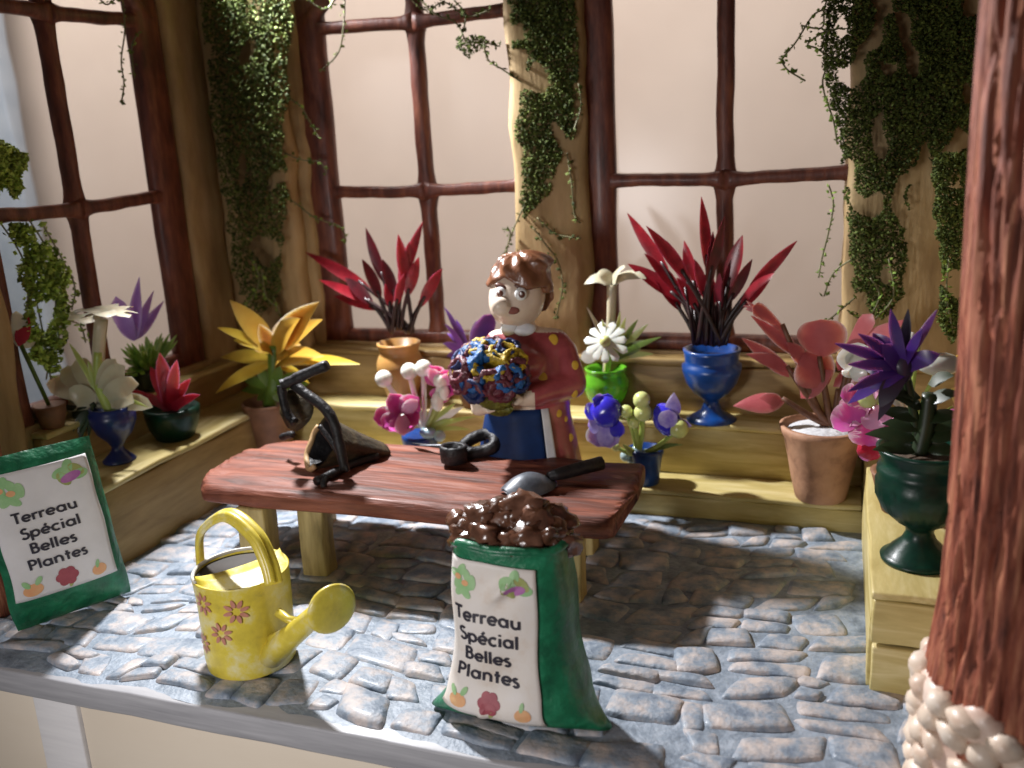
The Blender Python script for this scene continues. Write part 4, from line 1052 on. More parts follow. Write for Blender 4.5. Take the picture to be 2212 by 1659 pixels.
# bouquet in her hands
bqc = at(1058, 800, Y=30.15)
bq = thing('bouquet', 'rough round bouquet of blue, maroon and yellow blossoms held by the figurine', 'bouquet', bqc)
bd = ((CAM - bqc).normalized() * 0.85 + Vector((-0.25, 0, 0.35))).normalized()
brot = look_rot(bd)
V, Fc = ellipsoid(bqc - bd * 0.55, (1.30, 1.28, 0.62), brot, 24, 16, wob=0.25, seed=4); mesh_obj('green_core', V, Fc, M['bq_olive'], bq)
br_ = random.Random(21)
def blossom(px, py, rad, mat, deep, seed):
    p = at(px, py, Y=bqc.y); d2 = p - bqc; d2 -= bd * d2.dot(bd)
    k = min(0.98, d2.length / 1.5); c = bqc + d2 * 0.95 + bd * (0.72 * math.sqrt(1 - k * k) - 0.30)
    nd = (bd * (1.05 - 0.5 * k) + d2 * 0.55).normalized(); rm = look_rot(nd)
    n, rings = 30, [(0.60, -0.6), (0.98, -0.2), (1.10, 0.12), (1.02, 0.36), (0.86, 0.46), (0.70, 0.46 - 0.12 * deep), (0.52, 0.44 - 0.55 * deep), (0.30, 0.42 - 0.85 * deep), (0.02, 0.42 - 0.9 * deep)]
    V, Fc = [], []
    for (r, z) in rings:
        for i in range(n):
            th = 2 * math.pi * i / n
            v = Vector((r * math.cos(th), r * math.sin(th) * 0.9, z))
            ns_ = noise.noise(v * 3.2 + Vector((seed, seed * 3, 0))); n2_ = noise.noise(v * 6 + Vector((0, seed, seed)))
            v = v * (1.08 + 0.24 * ns_ + 0.14 * n2_)
            V.append(c + rm @ (v * rad))
    for j in range(len(rings) - 1):
        for i in range(n): Fc.append((j * n + i, j * n + (i + 1) % n, (j + 1) * n + (i + 1) % n, (j + 1) * n + i))
    Fc.append(tuple(range(n))[::-1])
    mesh_obj('blossom', V, Fc, mat, bq)
for k, (px, py, rad, mt, dp) in enumerate([(1066, 801, .58, 'bq_yellow', 1.1), (1022, 770, .54, 'bq_blue', .15), (1052, 757, .46, 'bq_blue', .5), (1085, 762, .48, 'bq_yellow', 1.0), (1112, 778, .46, 'bq_yellow', .4), (1000, 810, .52, 'bq_maroon', .3), (1010, 842, .46, 'bq_maroon', .3),
        (1035, 835, .48, 'bq_blue', .4), (1075, 846, .52, 'bq_maroon', .3), (1108, 830, .50, 'bq_blue', .4), (1120, 805, .46, 'bq_maroon', .4), (990, 778, .42, 'bq_navy', .6), (1024, 742, .40, 'bq_yellow', .4), (1058, 735, .40, 'bq_maroon', .3), (1092, 741, .40, 'bq_navy', .4), (1040, 866, .44, 'bq_navy', .4), (1095, 862, .44, 'bq_maroon', .3), (1128, 835, .36, 'bq_navy', .5), (978, 800, .32, 'bq_yellow', .3), (1002, 752, .36, 'bq_maroon', .3)]):
    blossom(px, py, rad, M[mt], dp, k * 3.1)
V, Fc = blade(at(1040, 872, Y=30.3), at(1110, 885, Y=30.2), 0.7, 0.2, prof='oval'); mesh_obj('leaf', V, Fc, M['bq_olive'], bq)

# ------------------------------------------------------------------ potted plants
GP = 'potted plants on the shelves'
def L(parent, name, p0, p2, width, mat, **k):
    k['thick'] = min(k.get('thick', 0.05), 0.4 * width) * 0.7
    V, Fc = blade(p0, p2, width, **k); o = mesh_obj(name, V, Fc, M[mat], parent)
    o.data.set_sharp_from_angle(angle=R(75)); return o
def S(parent, pts, r, mat, name='stem', n=7, path=4):
    P3 = smooth_path([Vector(p) for p in pts], path) if len(pts) > 2 else [Vector(p) for p in pts]
    V, Fc = tube(P3, r if not isinstance(r, tuple) else [r[0] + (r[1] - r[0]) * i / (len(P3) - 1) for i in range(len(P3))], n); return mesh_obj(name, V, Fc, M[mat], parent)
def B(parent, name, c, rad, mat, rot=None, wob=0.0, seed=0.0, nu=14, nv=9):
    rad = rad if isinstance(rad, tuple) else (rad,) * 3
    V, Fc = ellipsoid(c, rad, rot, nu, nv, wob, seed); return mesh_obj(name, V, Fc, M[mat], parent)
prn = random.Random(77)
def spiky(t, base, Y, tips, wid, red_from=0.4, side_dark=()):
    """tips in photo pixels: dark stems that open into crimson spear leaves"""
    for k, (x, y) in enumerate(tips):
        dy = prn.uniform(-0.55, 0.35)
        b = at(base[0] + prn.uniform(-26, 26), base[1] + prn.uniform(-4, 6), Y=Y + dy * 0.5)
        e = at(x, y, Y=Y + dy * 1.6)
        m = b.lerp(e, red_from) + Vector((0, 0, 0.10 * (e - b).length))
        S(t, [b, b.lerp(m, 0.5) + Vector((0, 0, 0.12)), m + (e - m) * 0.15], (0.10, 0.09), 'dark_stem', n=6)
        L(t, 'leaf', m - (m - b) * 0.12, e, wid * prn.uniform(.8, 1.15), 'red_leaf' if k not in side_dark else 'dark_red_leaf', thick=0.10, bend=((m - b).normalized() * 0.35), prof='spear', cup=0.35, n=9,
          normal=((CAM - m).normalized() + Vector((prn.uniform(-.7, .7), 0, prn.uniform(-.2, .6)))))

# crimson spear plant in orange vase
p = Vector((at(866, 800, Y=37.2).x, 37.2, 3.3))
t = thing('potted_plant', 'crimson spear leaved plant in an orange vase left of the figurine', 'plant', p, group=GP)
lathe('pot', [(0.55, 0), (0.62, 0.06), (0.75, 0.5), (0.98, 1.1), (1.10, 1.65), (1.08, 1.95), (0.95, 2.25), (0.86, 2.4), (0.92, 2.55), (1.0, 2.75), (1.0, 2.85), (0.9, 2.85), (0.8, 2.5)], M['orange_pot'], t, p)
spiky(t, (868, 716), 37.2, [(790, 492), (826, 560), (860, 506), (884, 522), (914, 478), (956, 580), (905, 555), (940, 610), (660, 545), (690, 605), (745, 600), (722, 640), (782, 560), (838, 600), (875, 590)], 0.50, side_dark=(0, 1, 10, 12))
# crimson spear plant in blue urn
p = Vector((at(1537, 905, Z=3.3).x, 37.0, 3.3))
t = thing('potted_plant', 'tall crimson spear leaved plant in a shiny blue footed urn', 'plant', p, group=GP)
lathe('pot', [(1.0, 0), (1.02, 0.06), (0.72, 0.22), (0.42, 0.42), (0.30, 0.75), (0.36, 0.92), (0.70, 1.15), (1.02, 1.6), (1.18, 2.1), (1.20, 2.35), (1.06, 2.42), (1.08, 2.58), (1.12, 2.85), (1.16, 3.0), (1.02, 3.02), (0.9, 2.7)], M['blue_urn'], t, p)
spiky(t, (1532, 742), 37.0, [(1355, 460), (1396, 488), (1515, 425), (1478, 520), (1566, 465), (1604, 508), (1722, 520), (1672, 590), (1356, 570), (1392, 548), (1440, 520), (1540, 500), (1500, 560), (1580, 560), (1625, 560), (1462, 600), (1555, 590), (1415, 600), (1530, 580), (1600, 600)], 0.55, red_from=0.45, side_dark=(4, 11, 13, 16, 14, 19))
for k in range(12): S(t, [at(1500 + k * 6, 745, Y=36.8 + 0.1 * (k % 3)), at(1480 + k * 10, 620 + 25 * (k % 3), Y=36.7 + 0.15 * (k % 4))], (0.10, 0.05), 'dark_stem', n=6)
# coral pink plant in terracotta pot
p = Vector((at(1770, 1085, Z=1.1).x, 34.95, 1.1)); px0 = p.x
t = thing('potted_plant', 'coral pink leaved plant in a chipped terracotta pot with white gravel', 'plant', p, group=GP)
lathe('pot', [(0.93, 0), (0.98, 0.05), (1.10, 0.7), (1.26, 1.6), (1.40, 2.35), (1.52, 2.62), (1.55, 2.85), (1.42, 2.90), (1.33, 2.7), (1.2, 2.4)], M['terracotta'], t, p, n=36, wob=0.09, seed=3)
lathe('gravel', [(1.32, 2.55), (1.2, 2.72), (0.7, 2.80), (0.02, 2.85)], M['gravel'], t, p, n=24, wob=0.1)
Yq = 34.9
for (a, b) in (((1790, 915), (1700, 790)), ((1780, 915), (1690, 700)), ((1795, 915), (1770, 770)), ((1800, 915), (1840, 760)), ((1790, 915), (1730, 830)), ((1800, 918), (1810, 840)), ((1785, 915), (1690, 860)), ((1805, 915), (1860, 730))):
    S(t, [at(*a, Y=Yq), at((a[0] * .6 + b[0] * .4), (a[1] * .6 + b[1] * .4) + 4, Y=Yq - 0.1), at(*b, Y=Yq - 0.1)], (0.17, 0.09), 'pink_stem')
for (x0, y0, x1, y1, w, pf, cup) in ((1778, 772, 1772, 690, 1.75, 'oval', -.15), (1790, 830, 1735, 765, 1.75, 'oval', -.3), (1725, 770, 1622, 682, .62, 'spear', .3), (1705, 815, 1602, 730, .60, 'spear', .3), (1705, 800, 1612, 765, .55, 'spear', .2), (1690, 712, 1625, 662, .62, 'club', 0),
        (1696, 868, 1584, 877, .85, 'spear', -.3), (1690, 872, 1640, 860, .5, 'spear', .2), (1800, 835, 1890, 780, .70, 'spear', -.3), (1820, 780, 1885, 678, .60, 'club', .1), (1835, 770, 1960, 690, .70, 'spear', .2), (1810, 800, 1870, 730, .7, 'spear', .2), (1730, 860, 1800, 800, .8, 'spear', .1), (1740, 790, 1700, 740, .6, 'spear', .1)):
    L(t, 'leaf', at(x0, y0, Y=Yq - .1), at(x1, y1, Y=Yq - prn.uniform(.1, .7)), w, 'pink_leaf', thick=0.12, prof=pf, cup=cup, n=10, bend=(0, 0, 0.15), normal=(CAM - p).normalized() + Vector((prn.uniform(-.3, .3), 0, prn.uniform(.0, .5))))
for (x1, y1) in ((1612, 650), (1606, 660), (1610, 668)): L(t, 'leaf', at(1640, 672, Y=Yq - .4), at(x1, y1, Y=Yq - .4), .16, 'pink_leaf', thick=.08)
# big green urn with dark purple flower
p = Vector((2.35, 26.0, 3.0))
t = thing('potted_plant', 'dark purple spidery flower in a large fluted dark green urn on the right shelf', 'plant', p, group=GP)
lathe('pot', [(0.98, 0), (1.0, 0.10), (0.86, 0.16), (0.74, 0.34), (0.46, 0.62), (0.36, 0.85), (0.40, 1.02), (0.62, 1.18), (0.95, 1.5), (1.15, 1.95), (1.24, 2.35), (1.18, 2.45), (1.22, 2.6), (1.20, 2.75), (1.10, 2.85), (1.12, 3.0), (1.22, 3.2), (1.26, 3.3), (1.14, 3.32), (1.0, 3.0)], M['green_urn'], t, p, n=64, flute=0.07, flutes=36, flrange=(1.1, 2.3))
lathe('soil', [(1.05, 3.05), (0.6, 3.15), (0.02, 3.18)], M['soilp'], t, p, n=20)
Yu = 25.9
S(t, [at(1985, 985, Y=Yu), at(2000, 920, Y=Yu), at(2008, 850, Y=Yu)], (0.26, 0.20), 'dark_green')
S(t, [at(1985, 985, Y=Yu), at(1975, 900, Y=Yu), at(1955, 800, Y=Yu - .3)], (0.12, 0.12), 'dark_green')
for (x0, y0, x1, y1, w) in ((1990, 860, 1905, 838, .45), (2000, 868, 2075, 850, .5), (1990, 905, 1898, 890, .5), (2000, 905, 2080, 900, .5), (1990, 945, 1868, 938, .55), (2000, 945, 2085, 940, .55), (1985, 970, 1885, 972, .5), (2000, 965, 2070, 985, .5), (1990, 985, 1920, 1010, .5), (1995, 880, 1930, 860, .5), (1995, 925, 1905, 915, .5), (2005, 830, 2060, 812, .5), (2005, 925, 2090, 920, .4)):
    L(t, 'leaf', at(x0, y0, Y=Yu), at(x1, y1, Y=Yu - prn.uniform(-.2, .6)), w, 'dark_green', thick=.08, bend=(0, 0, .12), normal=Vector((0, -.6, .8)), n=7)
fc = at(1950, 792, Y=Yu - .35)
B(t, 'flower_centre', fc, (.32, .32, .42), 'purple_dark', wob=.2)
for (x1, y1, w, mt) in ((1803, 742, .24, 'purple'), (1832, 787, .24, 'purple'), (1832, 872, .30, 'purple'), (1854, 721, .26, 'purple'), (1962, 668, .22, 'purple_dark'), (1924, 668, .26, 'purple'), (1885, 720, .42, 'purple'), (1993, 709, .22, 'purple'), (2024, 669, .18, 'purple_mid'), (2030, 765, .36, 'purple'), (1897, 908, .26, 'purple_dark'), (1832, 846, .22, 'purple'), (1870, 800, .42, 'purple'), (1900, 880, .40, 'purple_dark'), (1905, 745, .45, 'purple'), (1880, 840, .42, 'purple')):
    L(t, 'petal', fc, at(x1, y1, Y=Yu - prn.uniform(.2, 1.2)), w * 1.25, mt, thick=.10, bend=(0, -.25, .1), prof='strap', cup=.25, n=9, normal=(CAM - fc).normalized() + Vector((prn.uniform(-.5, .5), 0, prn.uniform(-.2, .5))))
# pink and white flowers behind the green urn
p = Vector((at(1955, 985, Y=29.5).x, 29.5, 3.0))
t = thing('potted_plant', 'pink and white orchid like flowers behind the big green urn', 'plant', p, group=GP)
lathe('pot', [(0.6, 0), (0.75, 0.5), (0.95, 1.2), (1.0, 1.3), (0.85, 1.3)], M['terra_dark'], t, p, n=24)
Yk = 29.0
for (x1, y1) in ((1870, 870), (1845, 780), (2025, 800), (1985, 740), (2060, 880), (1850, 930)): S(t, [p + Vector((0, 0, 1.2)), at((1955 + x1) / 2, (985 + y1) / 2 - 15, Y=Yk + .2), at(x1, y1, Y=Yk)], (0.08, 0.06), 'pale_green')
for (x0, y0, x1, y1, w, mt, pf) in ((1872, 870, 1822, 905, .95, 'light_pink', 'petal'), (1872, 870, 1800, 925, .85, 'pink', 'petal'), (1875, 880, 1868, 965, 1.1, 'pink', 'petal'), (1880, 880, 1905, 925, .9, 'light_pink', 'petal'), (1875, 870, 1885, 810, .75, 'light_pink', 'petal'), (1865, 860, 1815, 855, .7, 'pink', 'petal'), (1880, 890, 1930, 950, .7, 'pink', 'petal'),
        (1862, 945, 1895, 992, .85, 'red_flower', 'petal'), (1855, 800, 1828, 745, .95, 'white_plastic', 'petal'), (1850, 770, 1842, 752, .8, 'white_plastic', 'oval'), (1850, 815, 1818, 806, .26, 'white_plastic', 'oval'), (1842, 775, 1862, 825, .5, 'white_plastic', 'petal'), (2060, 870, 2085, 845, .6, 'yellow_petal', 'oval'), (1960, 880, 1925, 862, .5, 'white_plastic', 'oval'), (1925, 905, 1960, 935, .5, 'light_pink', 'oval'), (2040, 905, 2080, 895, .4, 'pink', 'oval'), (2030, 945, 2075, 935, .4, 'pink', 'oval')):
    L(t, 'petal', at(x0, y0, Y=Yk), at(x1, y1, Y=Yk - prn.uniform(.2, .6)), w, mt, thick=.07, prof=pf, cup=.35, wavy=.22, n=11, bend=(0, -.15, .08), normal=(CAM - p).normalized() + Vector((prn.uniform(-.3, .3), 0, .2)))
B(t, 'flower_centre', at(1874, 858, Y=Yk - .3), (.34, .3, .34), 'berry')
B(t, 'bud', at(2028, 786, Y=Yk - .2), (.62, .5, .34), 'white_plastic', wob=.1)
B(t, 'bud', at(1968, 737, Y=Yk - .1), (.2, .2, .28), 'white_plastic')
S(t, [at(2050, 790, Y=Yk), at(2060, 775, Y=Yk), at(2080, 766, Y=Yk)], .05, 'yellow_petal')
# white daisy in green glass bowl
p = Vector((at(1310, 850, Y=37.3).x, 37.3, 3.32))
t = thing('potted_plant', 'white daisy and pale lily in a bright green glass bowl right of the figurine', 'plant', p, group=GP)
lathe('pot', [(0.30, 0), (0.34, 0.05), (0.55, 0.25), (0.88, 0.75), (1.0, 1.2), (0.98, 1.45), (0.84, 1.68), (0.86, 1.82), (0.92, 1.95), (0.82, 1.97), (0.7, 1.7), (0.5, 0.6)], M['green_glass'], t, p)
Yd = 37.0
dc = at(1308, 738, Y=Yd - .8)
S(t, [p + Vector((0, 0, 1.5)), at(1315, 760, Y=Yd - .3), dc + Vector((0, .1, 0))], (.13, .12), 'pale_green')
dn = ((CAM - dc).normalized() + Vector((-.25, 0, .35))).normalized(); du = Vector((0, 0, 1)); dr = dn.cross(du).normalized() * -1; du = dr.cross(dn) * -1
for k in range(11):
    a = 2 * math.pi * k / 11 + .2; v = dr * math.cos(a) + du * math.sin(a)
    L(t, 'petal', dc + v * .12, dc + v * prn.uniform(.86, 1.0) + dn * -.16, .34, 'white_plastic', thick=.16, prof='club', normal=dn, cup=.1)
B(t, 'flower_centre', dc + dn * .06, (.24, .24, .24), 'berry')
L(t, 'petal', at(1290, 765, Y=Yd - .5), at(1255, 775, Y=Yd - .5), .6, 'white_plastic', prof='oval')
S(t, [p + Vector((0, 0, 1.6)), at(1320, 690, Y=Yd + .1), at(1322, 615, Y=Yd + .1)], (.16, .22), 'cream_petal')
for (x1, y1, bx) in ((1262, 614, .5), (1396, 602, .5), (1350, 578, .3), (1290, 590, .3), (1335, 610, .2)):
    L(t, 'petal', at(1322, 612, Y=Yd + .1), at(x1, y1, Y=Yd - prn.uniform(-.3, .5)), .62, 'cream_petal', bend=(0, 0, bx), prof='strap', thick=.08, n=9, normal=(0, -.5, .8))
for (x1, y1, w, mt) in ((1428, 728, .24, 'green'), (1412, 765, .26, 'pale_green'), (1400, 700, .30, 'pale_green'), (1378, 690, .26, 'green'), (1268, 664, .18, 'cream_petal'), (1352, 685, .26, 'pale_green'), (1340, 672, .22, 'pale_green'), (1395, 735, .34, 'green'), (1385, 755, .30, 'green'), (1300, 690, .24, 'pale_green')):
    L(t, 'leaf', at(1325, 775, Y=Yd), at(x1, y1, Y=Yd - prn.uniform(-.3, .6)), w, mt, bend=(0, 0, .15), prof='strap', n=8)
# royal blue bells in blue pot
p = Vector((at(1387, 1058, Z=1.1).x, 35.0, 1.1))
t = thing('potted_plant', 'royal blue bell flowers and pale green berries in a small blue pot', 'plant', p, group=GP)
lathe('pot', [(0.50, 0), (0.56, 0.05), (0.60, 0.5), (0.66, 1.1), (0.74, 1.35), (0.72, 1.5), (0.6, 1.5), (0.5, 1.2)], M['blue_urn'], t, p, n=24, wob=.05)
Yv = 34.7
for k, (x, y, r) in enumerate(((1376, 975, .26), (1352, 985, .24), (1395, 982, .24), (1365, 993, .2))): B(t, 'gel_bead', at(x, y, Y=Yv), r, 'clear_gel')
base = (1378, 985)
for (x, y, r, mt) in ((1352, 889, .27, 'berry'), (1386, 864, .34, 'berry'), (1389, 891, .36, 'berry'), (1466, 926, .38, 'berry'), (1370, 914, .22, 'berry'), (1330, 966, .17, 'berry')):
    S(t, [at(*base, Y=Yv), at((base[0] + x) / 2 + 4, (base[1] + y) / 2 + 4, Y=Yv - .2), at(x, y, Y=Yv - .4)], (.10, .08), 'pale_green')
    B(t, 'berry', at(x, y, Y=Yv - .5), r, mt)
B(t, 'bell', at(1310, 888, Y=Yv - .7), (.62, .6, .66), 'blue_petal', wob=.2, seed=1)
for (x0, y0, x1, y1, w, mt) in ((1308, 900, 1290, 965, 1.15, 'violet_white'), (1308, 900, 1318, 968, .9, 'violet_white'), (1300, 885, 1262, 890, .7, 'blue_petal'), (1305, 870, 1280, 862, .6, 'blue_petal'), (1312, 870, 1312, 850, .45, 'blue_petal'), (1300, 915, 1270, 920, .7, 'violet_white'), (1325, 900, 1338, 945, .6, 'blue_petal')):
    L(t, 'petal', at(x0, y0, Y=Yv - .7), at(x1, y1, Y=Yv - prn.uniform(.6, 1.2)), w, mt, thick=.14, prof='petal', cup=.3)
B(t, 'bell', at(1440, 905, Y=Yv - .3), (.55, .5, .66), 'blue_petal', look_rot(_r * -.4 + _u), wob=.12)
L(t, 'petal', at(1452, 905, Y=Yv - .5), at(1456, 848, Y=Yv - .4), .62, 'violet_white', prof='spear', thick=.14); L(t, 'petal', at(1445, 885, Y=Yv - .75), at(1440, 925, Y=Yv - .85), .75, 'violet_white', prof='oval', thick=.1); L(t, 'petal', at(1455, 915, Y=Yv - .4), at(1494, 920, Y=Yv - .4), .5, 'violet_white', thick=.1)
L(t, 'leaf', at(1385, 985, Y=Yv), at(1475, 961, Y=Yv - .4), .24, 'green', bend=(0, 0, .3)); L(t, 'leaf', at(1375, 985, Y=Yv - .2), at(1345, 960, Y=Yv - .4), .3, 'green')
# pink trumpet flowers with white beads
p = Vector((at(930, 985, Z=1.1).x + .1, 35.1, 1.1))
t = thing('potted_plant', 'pink trumpet flowers with white bead buds behind the table', 'plant', p, group=GP)
lathe('pot', [(0.55, 0), (0.62, 0.06), (0.72, 0.7), (0.82, 1.3), (0.80, 1.45), (0.66, 1.4)], M['blue_urn'], t, p, n=24, wob=.05)
Yw = 34.7
B(t, 'gel_bead', at(925, 935, Y=Yw - .2), (.4, .3, .26), 'clear_gel'); B(t, 'gel_bead', at(950, 942, Y=Yw - .2), .26, 'clear_gel')
for (x, y, r) in ((829, 818, .38), (884, 802, .37), (915, 796, .38), (952, 822, .34), (945, 868, .28), (960, 848, .24)):
    S(t, [at(918, 930, Y=Yw), at((918 * .4 + x * .6), (930 * .4 + y * .6) + 6, Y=Yw - .2), at(x, y, Y=Yw - .3)], (.10, .13), 'pale_green' if y > 830 else 'white_plastic')
    B(t, 'bud', at(x, y, Y=Yw - .4), (r, r, r * (1 if y < 830 else 1.5)), 'white_plastic')
def trumpet(parent, cx, cy, Yc, rad, tips, inner='pink', outer='light_pink'):
    c0 = at(cx, cy, Y=Yc); vn = (CAM - c0).normalized()
    for (x, y, w) in tips: L(parent, 'petal', c0 + vn * -.3, at(x, y, Y=Yc - .35), w, 'pink', thick=.12, prof='petal', cup=.35, wavy=.15, bend=-vn * .25, n=10)
    for (x, y, w) in tips[:2]: L(parent, 'petal', c0 + vn * .1, at(cx + (x - cx) * .95, cy + (y - cy) * .95 + 4, Y=Yc - .5), w * .55, outer, thick=.1, prof='petal', cup=.4)
    L(parent, 'stamen', c0 + vn * .05, c0 + vn * .6 + Vector((0.02, 0, -.1)), .16, 'white_plastic', prof='club', thick=.14)
trumpet(t, 868, 892, Yw - .5, .9, [(872, 940, 1.25), (905, 858, 1.05), (806, 905, .95), (842, 850, .9), (905, 915, 1.0), (826, 925, .9)])
trumpet(t, 955, 835, Yw - .2, .8, [(925, 790, .95), (975, 800, .9), (945, 872, .9), (985, 850, .8), (985, 825, .8)])
for (x1, y1, w, mt) in ((1025, 900, .2, 'pale_green'), (1015, 928, .2, 'pale_green'), (985, 870, .26, 'pale_green'), (1000, 880, .34, 'white_plastic'), (975, 905, .2, 'pale_green'), (940, 890, .2, 'pale_green')):
    L(t, 'leaf', at(920, 932, Y=Yw), at(x1, y1, Y=Yw - .3), w, mt, bend=(0, 0, .2), prof='strap', thick=.12)
# purple leaves behind the bouquet
p = Vector((at(1020, 800, Y=37.2).x, 37.2, 3.32))
t = thing('potted_plant', 'purple leaved plant half hidden behind the bouquet', 'plant', p, group=GP)
lathe('pot', [(0.5, 0), (0.6, 0.3), (0.75, 0.9), (0.82, 1.3), (0.7, 1.3)], M['terra_dark'], t, p, n=24)
for (x1, y1, w, mt) in ((960, 664, .26, 'purple_mid'), (961, 700, .24, 'purple_mid'), (957, 742, .40, 'purple_mid'), (966, 720, .26, 'purple_mid'), (1066, 678, .85, 'purple'), (1040, 690, .6, 'purple_mid'), (985, 690, .24, 'purple_mid'), (965, 770, .4, 'purple_mid'), (1085, 720, .5, 'purple')):
    L(t, 'leaf', at(1018, 790, Y=37.1), at(x1, y1, Y=37.1 - prn.uniform(-.3, .6)), w, mt, bend=(0, 0, .5), prof='strap' if w < .5 else 'petal', cup=.25, thick=.09, n=9)
S(t, [p + Vector((0, 0, 1)), at(1018, 780, Y=37.1)], .12, 'dark_stem')
# orange flower in terracotta pot
p = Vector((at(588, 985, Z=1.1).x, 35.0, 1.1)); Yo = 34.8
t = thing('potted_plant', 'large orange and yellow star flower in a terracotta pot in the left corner', 'plant', p, group=GP)
lathe('pot', [(0.75, 0), (0.8, 0.06), (0.95, 1.0), (1.12, 2.0), (1.22, 2.35), (1.24, 2.6), (1.1, 2.6), (0.95, 2.2)], M['terra_dark'], t, p, n=28, wob=.06)
fc = at(592, 745, Y=Yo)
S(t, [p + Vector((0, 0, 2.4)), at(592, 820, Y=Yo), fc], (.34, .3), 'green')
for k in range(10):
    a = k * .7; L(t, 'leaf', at(592, 835, Y=Yo), at(592 + 75 * math.cos(a), 830 - 40 * math.sin(a), Y=Yo - .7 * math.sin(a * 1.3)), .5, 'green', prof='strap', thick=.08)
for (x1, y1, w, mt) in ((497, 648, 1.05, 'orange_petal'), (470, 708, .45, 'yellow_petal'), (690, 652, 1.2, 'orange_petal'), (697, 690, .95, 'orange_petal'), (648, 688, 1.2, 'orange_petal'), (650, 745, .9, 'orange_petal'), (535, 735, .9, 'orange_petal'), (560, 700, .7, 'orange_petal'), (476, 772, .75, 'yellow_petal'), (466, 850, .62, 'yellow_petal'), (778, 787, .55, 'yellow_petal'), (700, 770, 1.0, 'orange_petal'), (668, 828, .4, 'yellow_petal'), (625, 770, 1.1, 'orange_petal'), (505, 735, .5, 'yellow_petal'), (560, 760, .6, 'orange_petal')):
    low = 25 if y1 > 760 else 0
    L(t, 'petal', at(592, 760 + low, Y=Yo), at(x1, y1, Y=Yo - prn.uniform(-.2, 1.1)), w, mt, bend=(0, -.15, .25 if y1 < 760 else .35), prof='spear' if w > .6 else 'strap', cup=.3, thick=.09, n=10, normal=(CAM - fc).normalized() + Vector((prn.uniform(-.4, .4), 0, .5)))
# small red flower in dark green pot
p = Vector((at(366, 955, Z=3.3).x - .15, at(366, 955, Z=3.3).y + .6, 3.3))
t = thing('potted_plant', 'small bright red star flower in a dark green bowl on the left shelf', 'plant', p, group=GP)
lathe('pot', [(0.72, 0), (0.78, 0.05), (0.98, 0.5), (1.12, 1.0), (1.16, 1.32), (1.06, 1.40), (0.95, 1.2)], M['green_urn'], t, p, n=28, wob=.05)
fb = p + Vector((0, 0, 1.2))
for (x1, y1, w) in ((345, 762, .62), (382, 778, .5), (412, 818, .42), (432, 853, .38), (268, 842, .36), (325, 792, .5), (300, 852, .4), (395, 858, .5), (360, 800, .6), (350, 840, .7), (378, 835, .6), (332, 860, .5)):
    e = at(x1, y1, Y=p.y - prn.uniform(-.2, .6)); L(t, 'petal', fb, e, w, 'red_flower', bend=(0, -.1, .25), prof='strap', cup=.3, thick=.12, n=8)
# cream flower in navy urn, far left
p = Vector((at(243, 1000, Z=3.3).x + .1, at(243, 1000, Z=3.3).y + .3, 3.3)); Yc = p.y
t = thing('potted_plant', 'cream disc shaped flower in a dark navy footed urn on the left shelf', 'plant', p, group=GP)
lathe('pot', [(0.62, 0), (0.64, 0.06), (0.50, 0.2), (0.26, 0.45), (0.22, 0.62), (0.36, 0.85), (0.68, 1.2), (0.86, 1.65), (0.88, 2.0), (0.80, 2.08), (0.84, 2.25), (0.72, 2.25), (0.6, 1.9)], M['navy_urn'], t, p, n=28)
S(t, [p + Vector((0, 0, 2)), at(213, 800, Y=Yc), at(218, 690, Y=Yc)], (.22, .26), 'cream_petal')
S(t, [p + Vector((0, 0, 2)), at(214, 830, Y=Yc - .15), at(212, 760, Y=Yc - .1)], (.26, .16), 'pale_green')
top = at(222, 678, Y=Yc)
for k in range(9):
    a = 2 * math.pi * k / 9; v = Vector((math.cos(a), math.sin(a), 0))
    L(t, 'petal', top, top + v * prn.uniform(1.15, 1.45) + Vector((0, 0, prn.uniform(-.15, .15))), .85, 'cream_petal', bend=(0, 0, .22), prof='petal', normal=(0, 0, 1), thick=.09, wavy=.15)
for (x1, y1, w) in ((100, 830, .9), (130, 800, .8), (165, 775, .8), (330, 880, .7), (300, 830, .8), (270, 790, .8), (110, 880, .9), (150, 860, .9), (290, 870, .8), (250, 775, .7), (185, 845, .8)):
    L(t, 'petal', at(213, 880, Y=Yc), at(x1, y1, Y=Yc - prn.uniform(-.4, .7)), w, 'cream_petal', bend=(0, 0, .5), prof='petal', thick=.09, wavy=.12, cup=.2, n=9)
for (x1, y1, w) in ((150, 742, .22), (255, 800, .22), (320, 880, .2), (190, 780, .2)): L(t, 'leaf', at(212, 850, Y=Yc), at(x1, y1, Y=Yc), w, 'pale_green', bend=(0, 0, .2), prof='strap')
for k in range(26):
    x1 = 20 + prn.uniform(0, 190); y1 = 905 + prn.uniform(-20, 60)
    L(t, 'leaf', at(205, 890, Y=Yc), at(x1, y1, Y=Yc - prn.uniform(-.3, .8)), .22, 'dark_green', bend=(0, 0, .6), prof='strap', thick=.06, n=7)
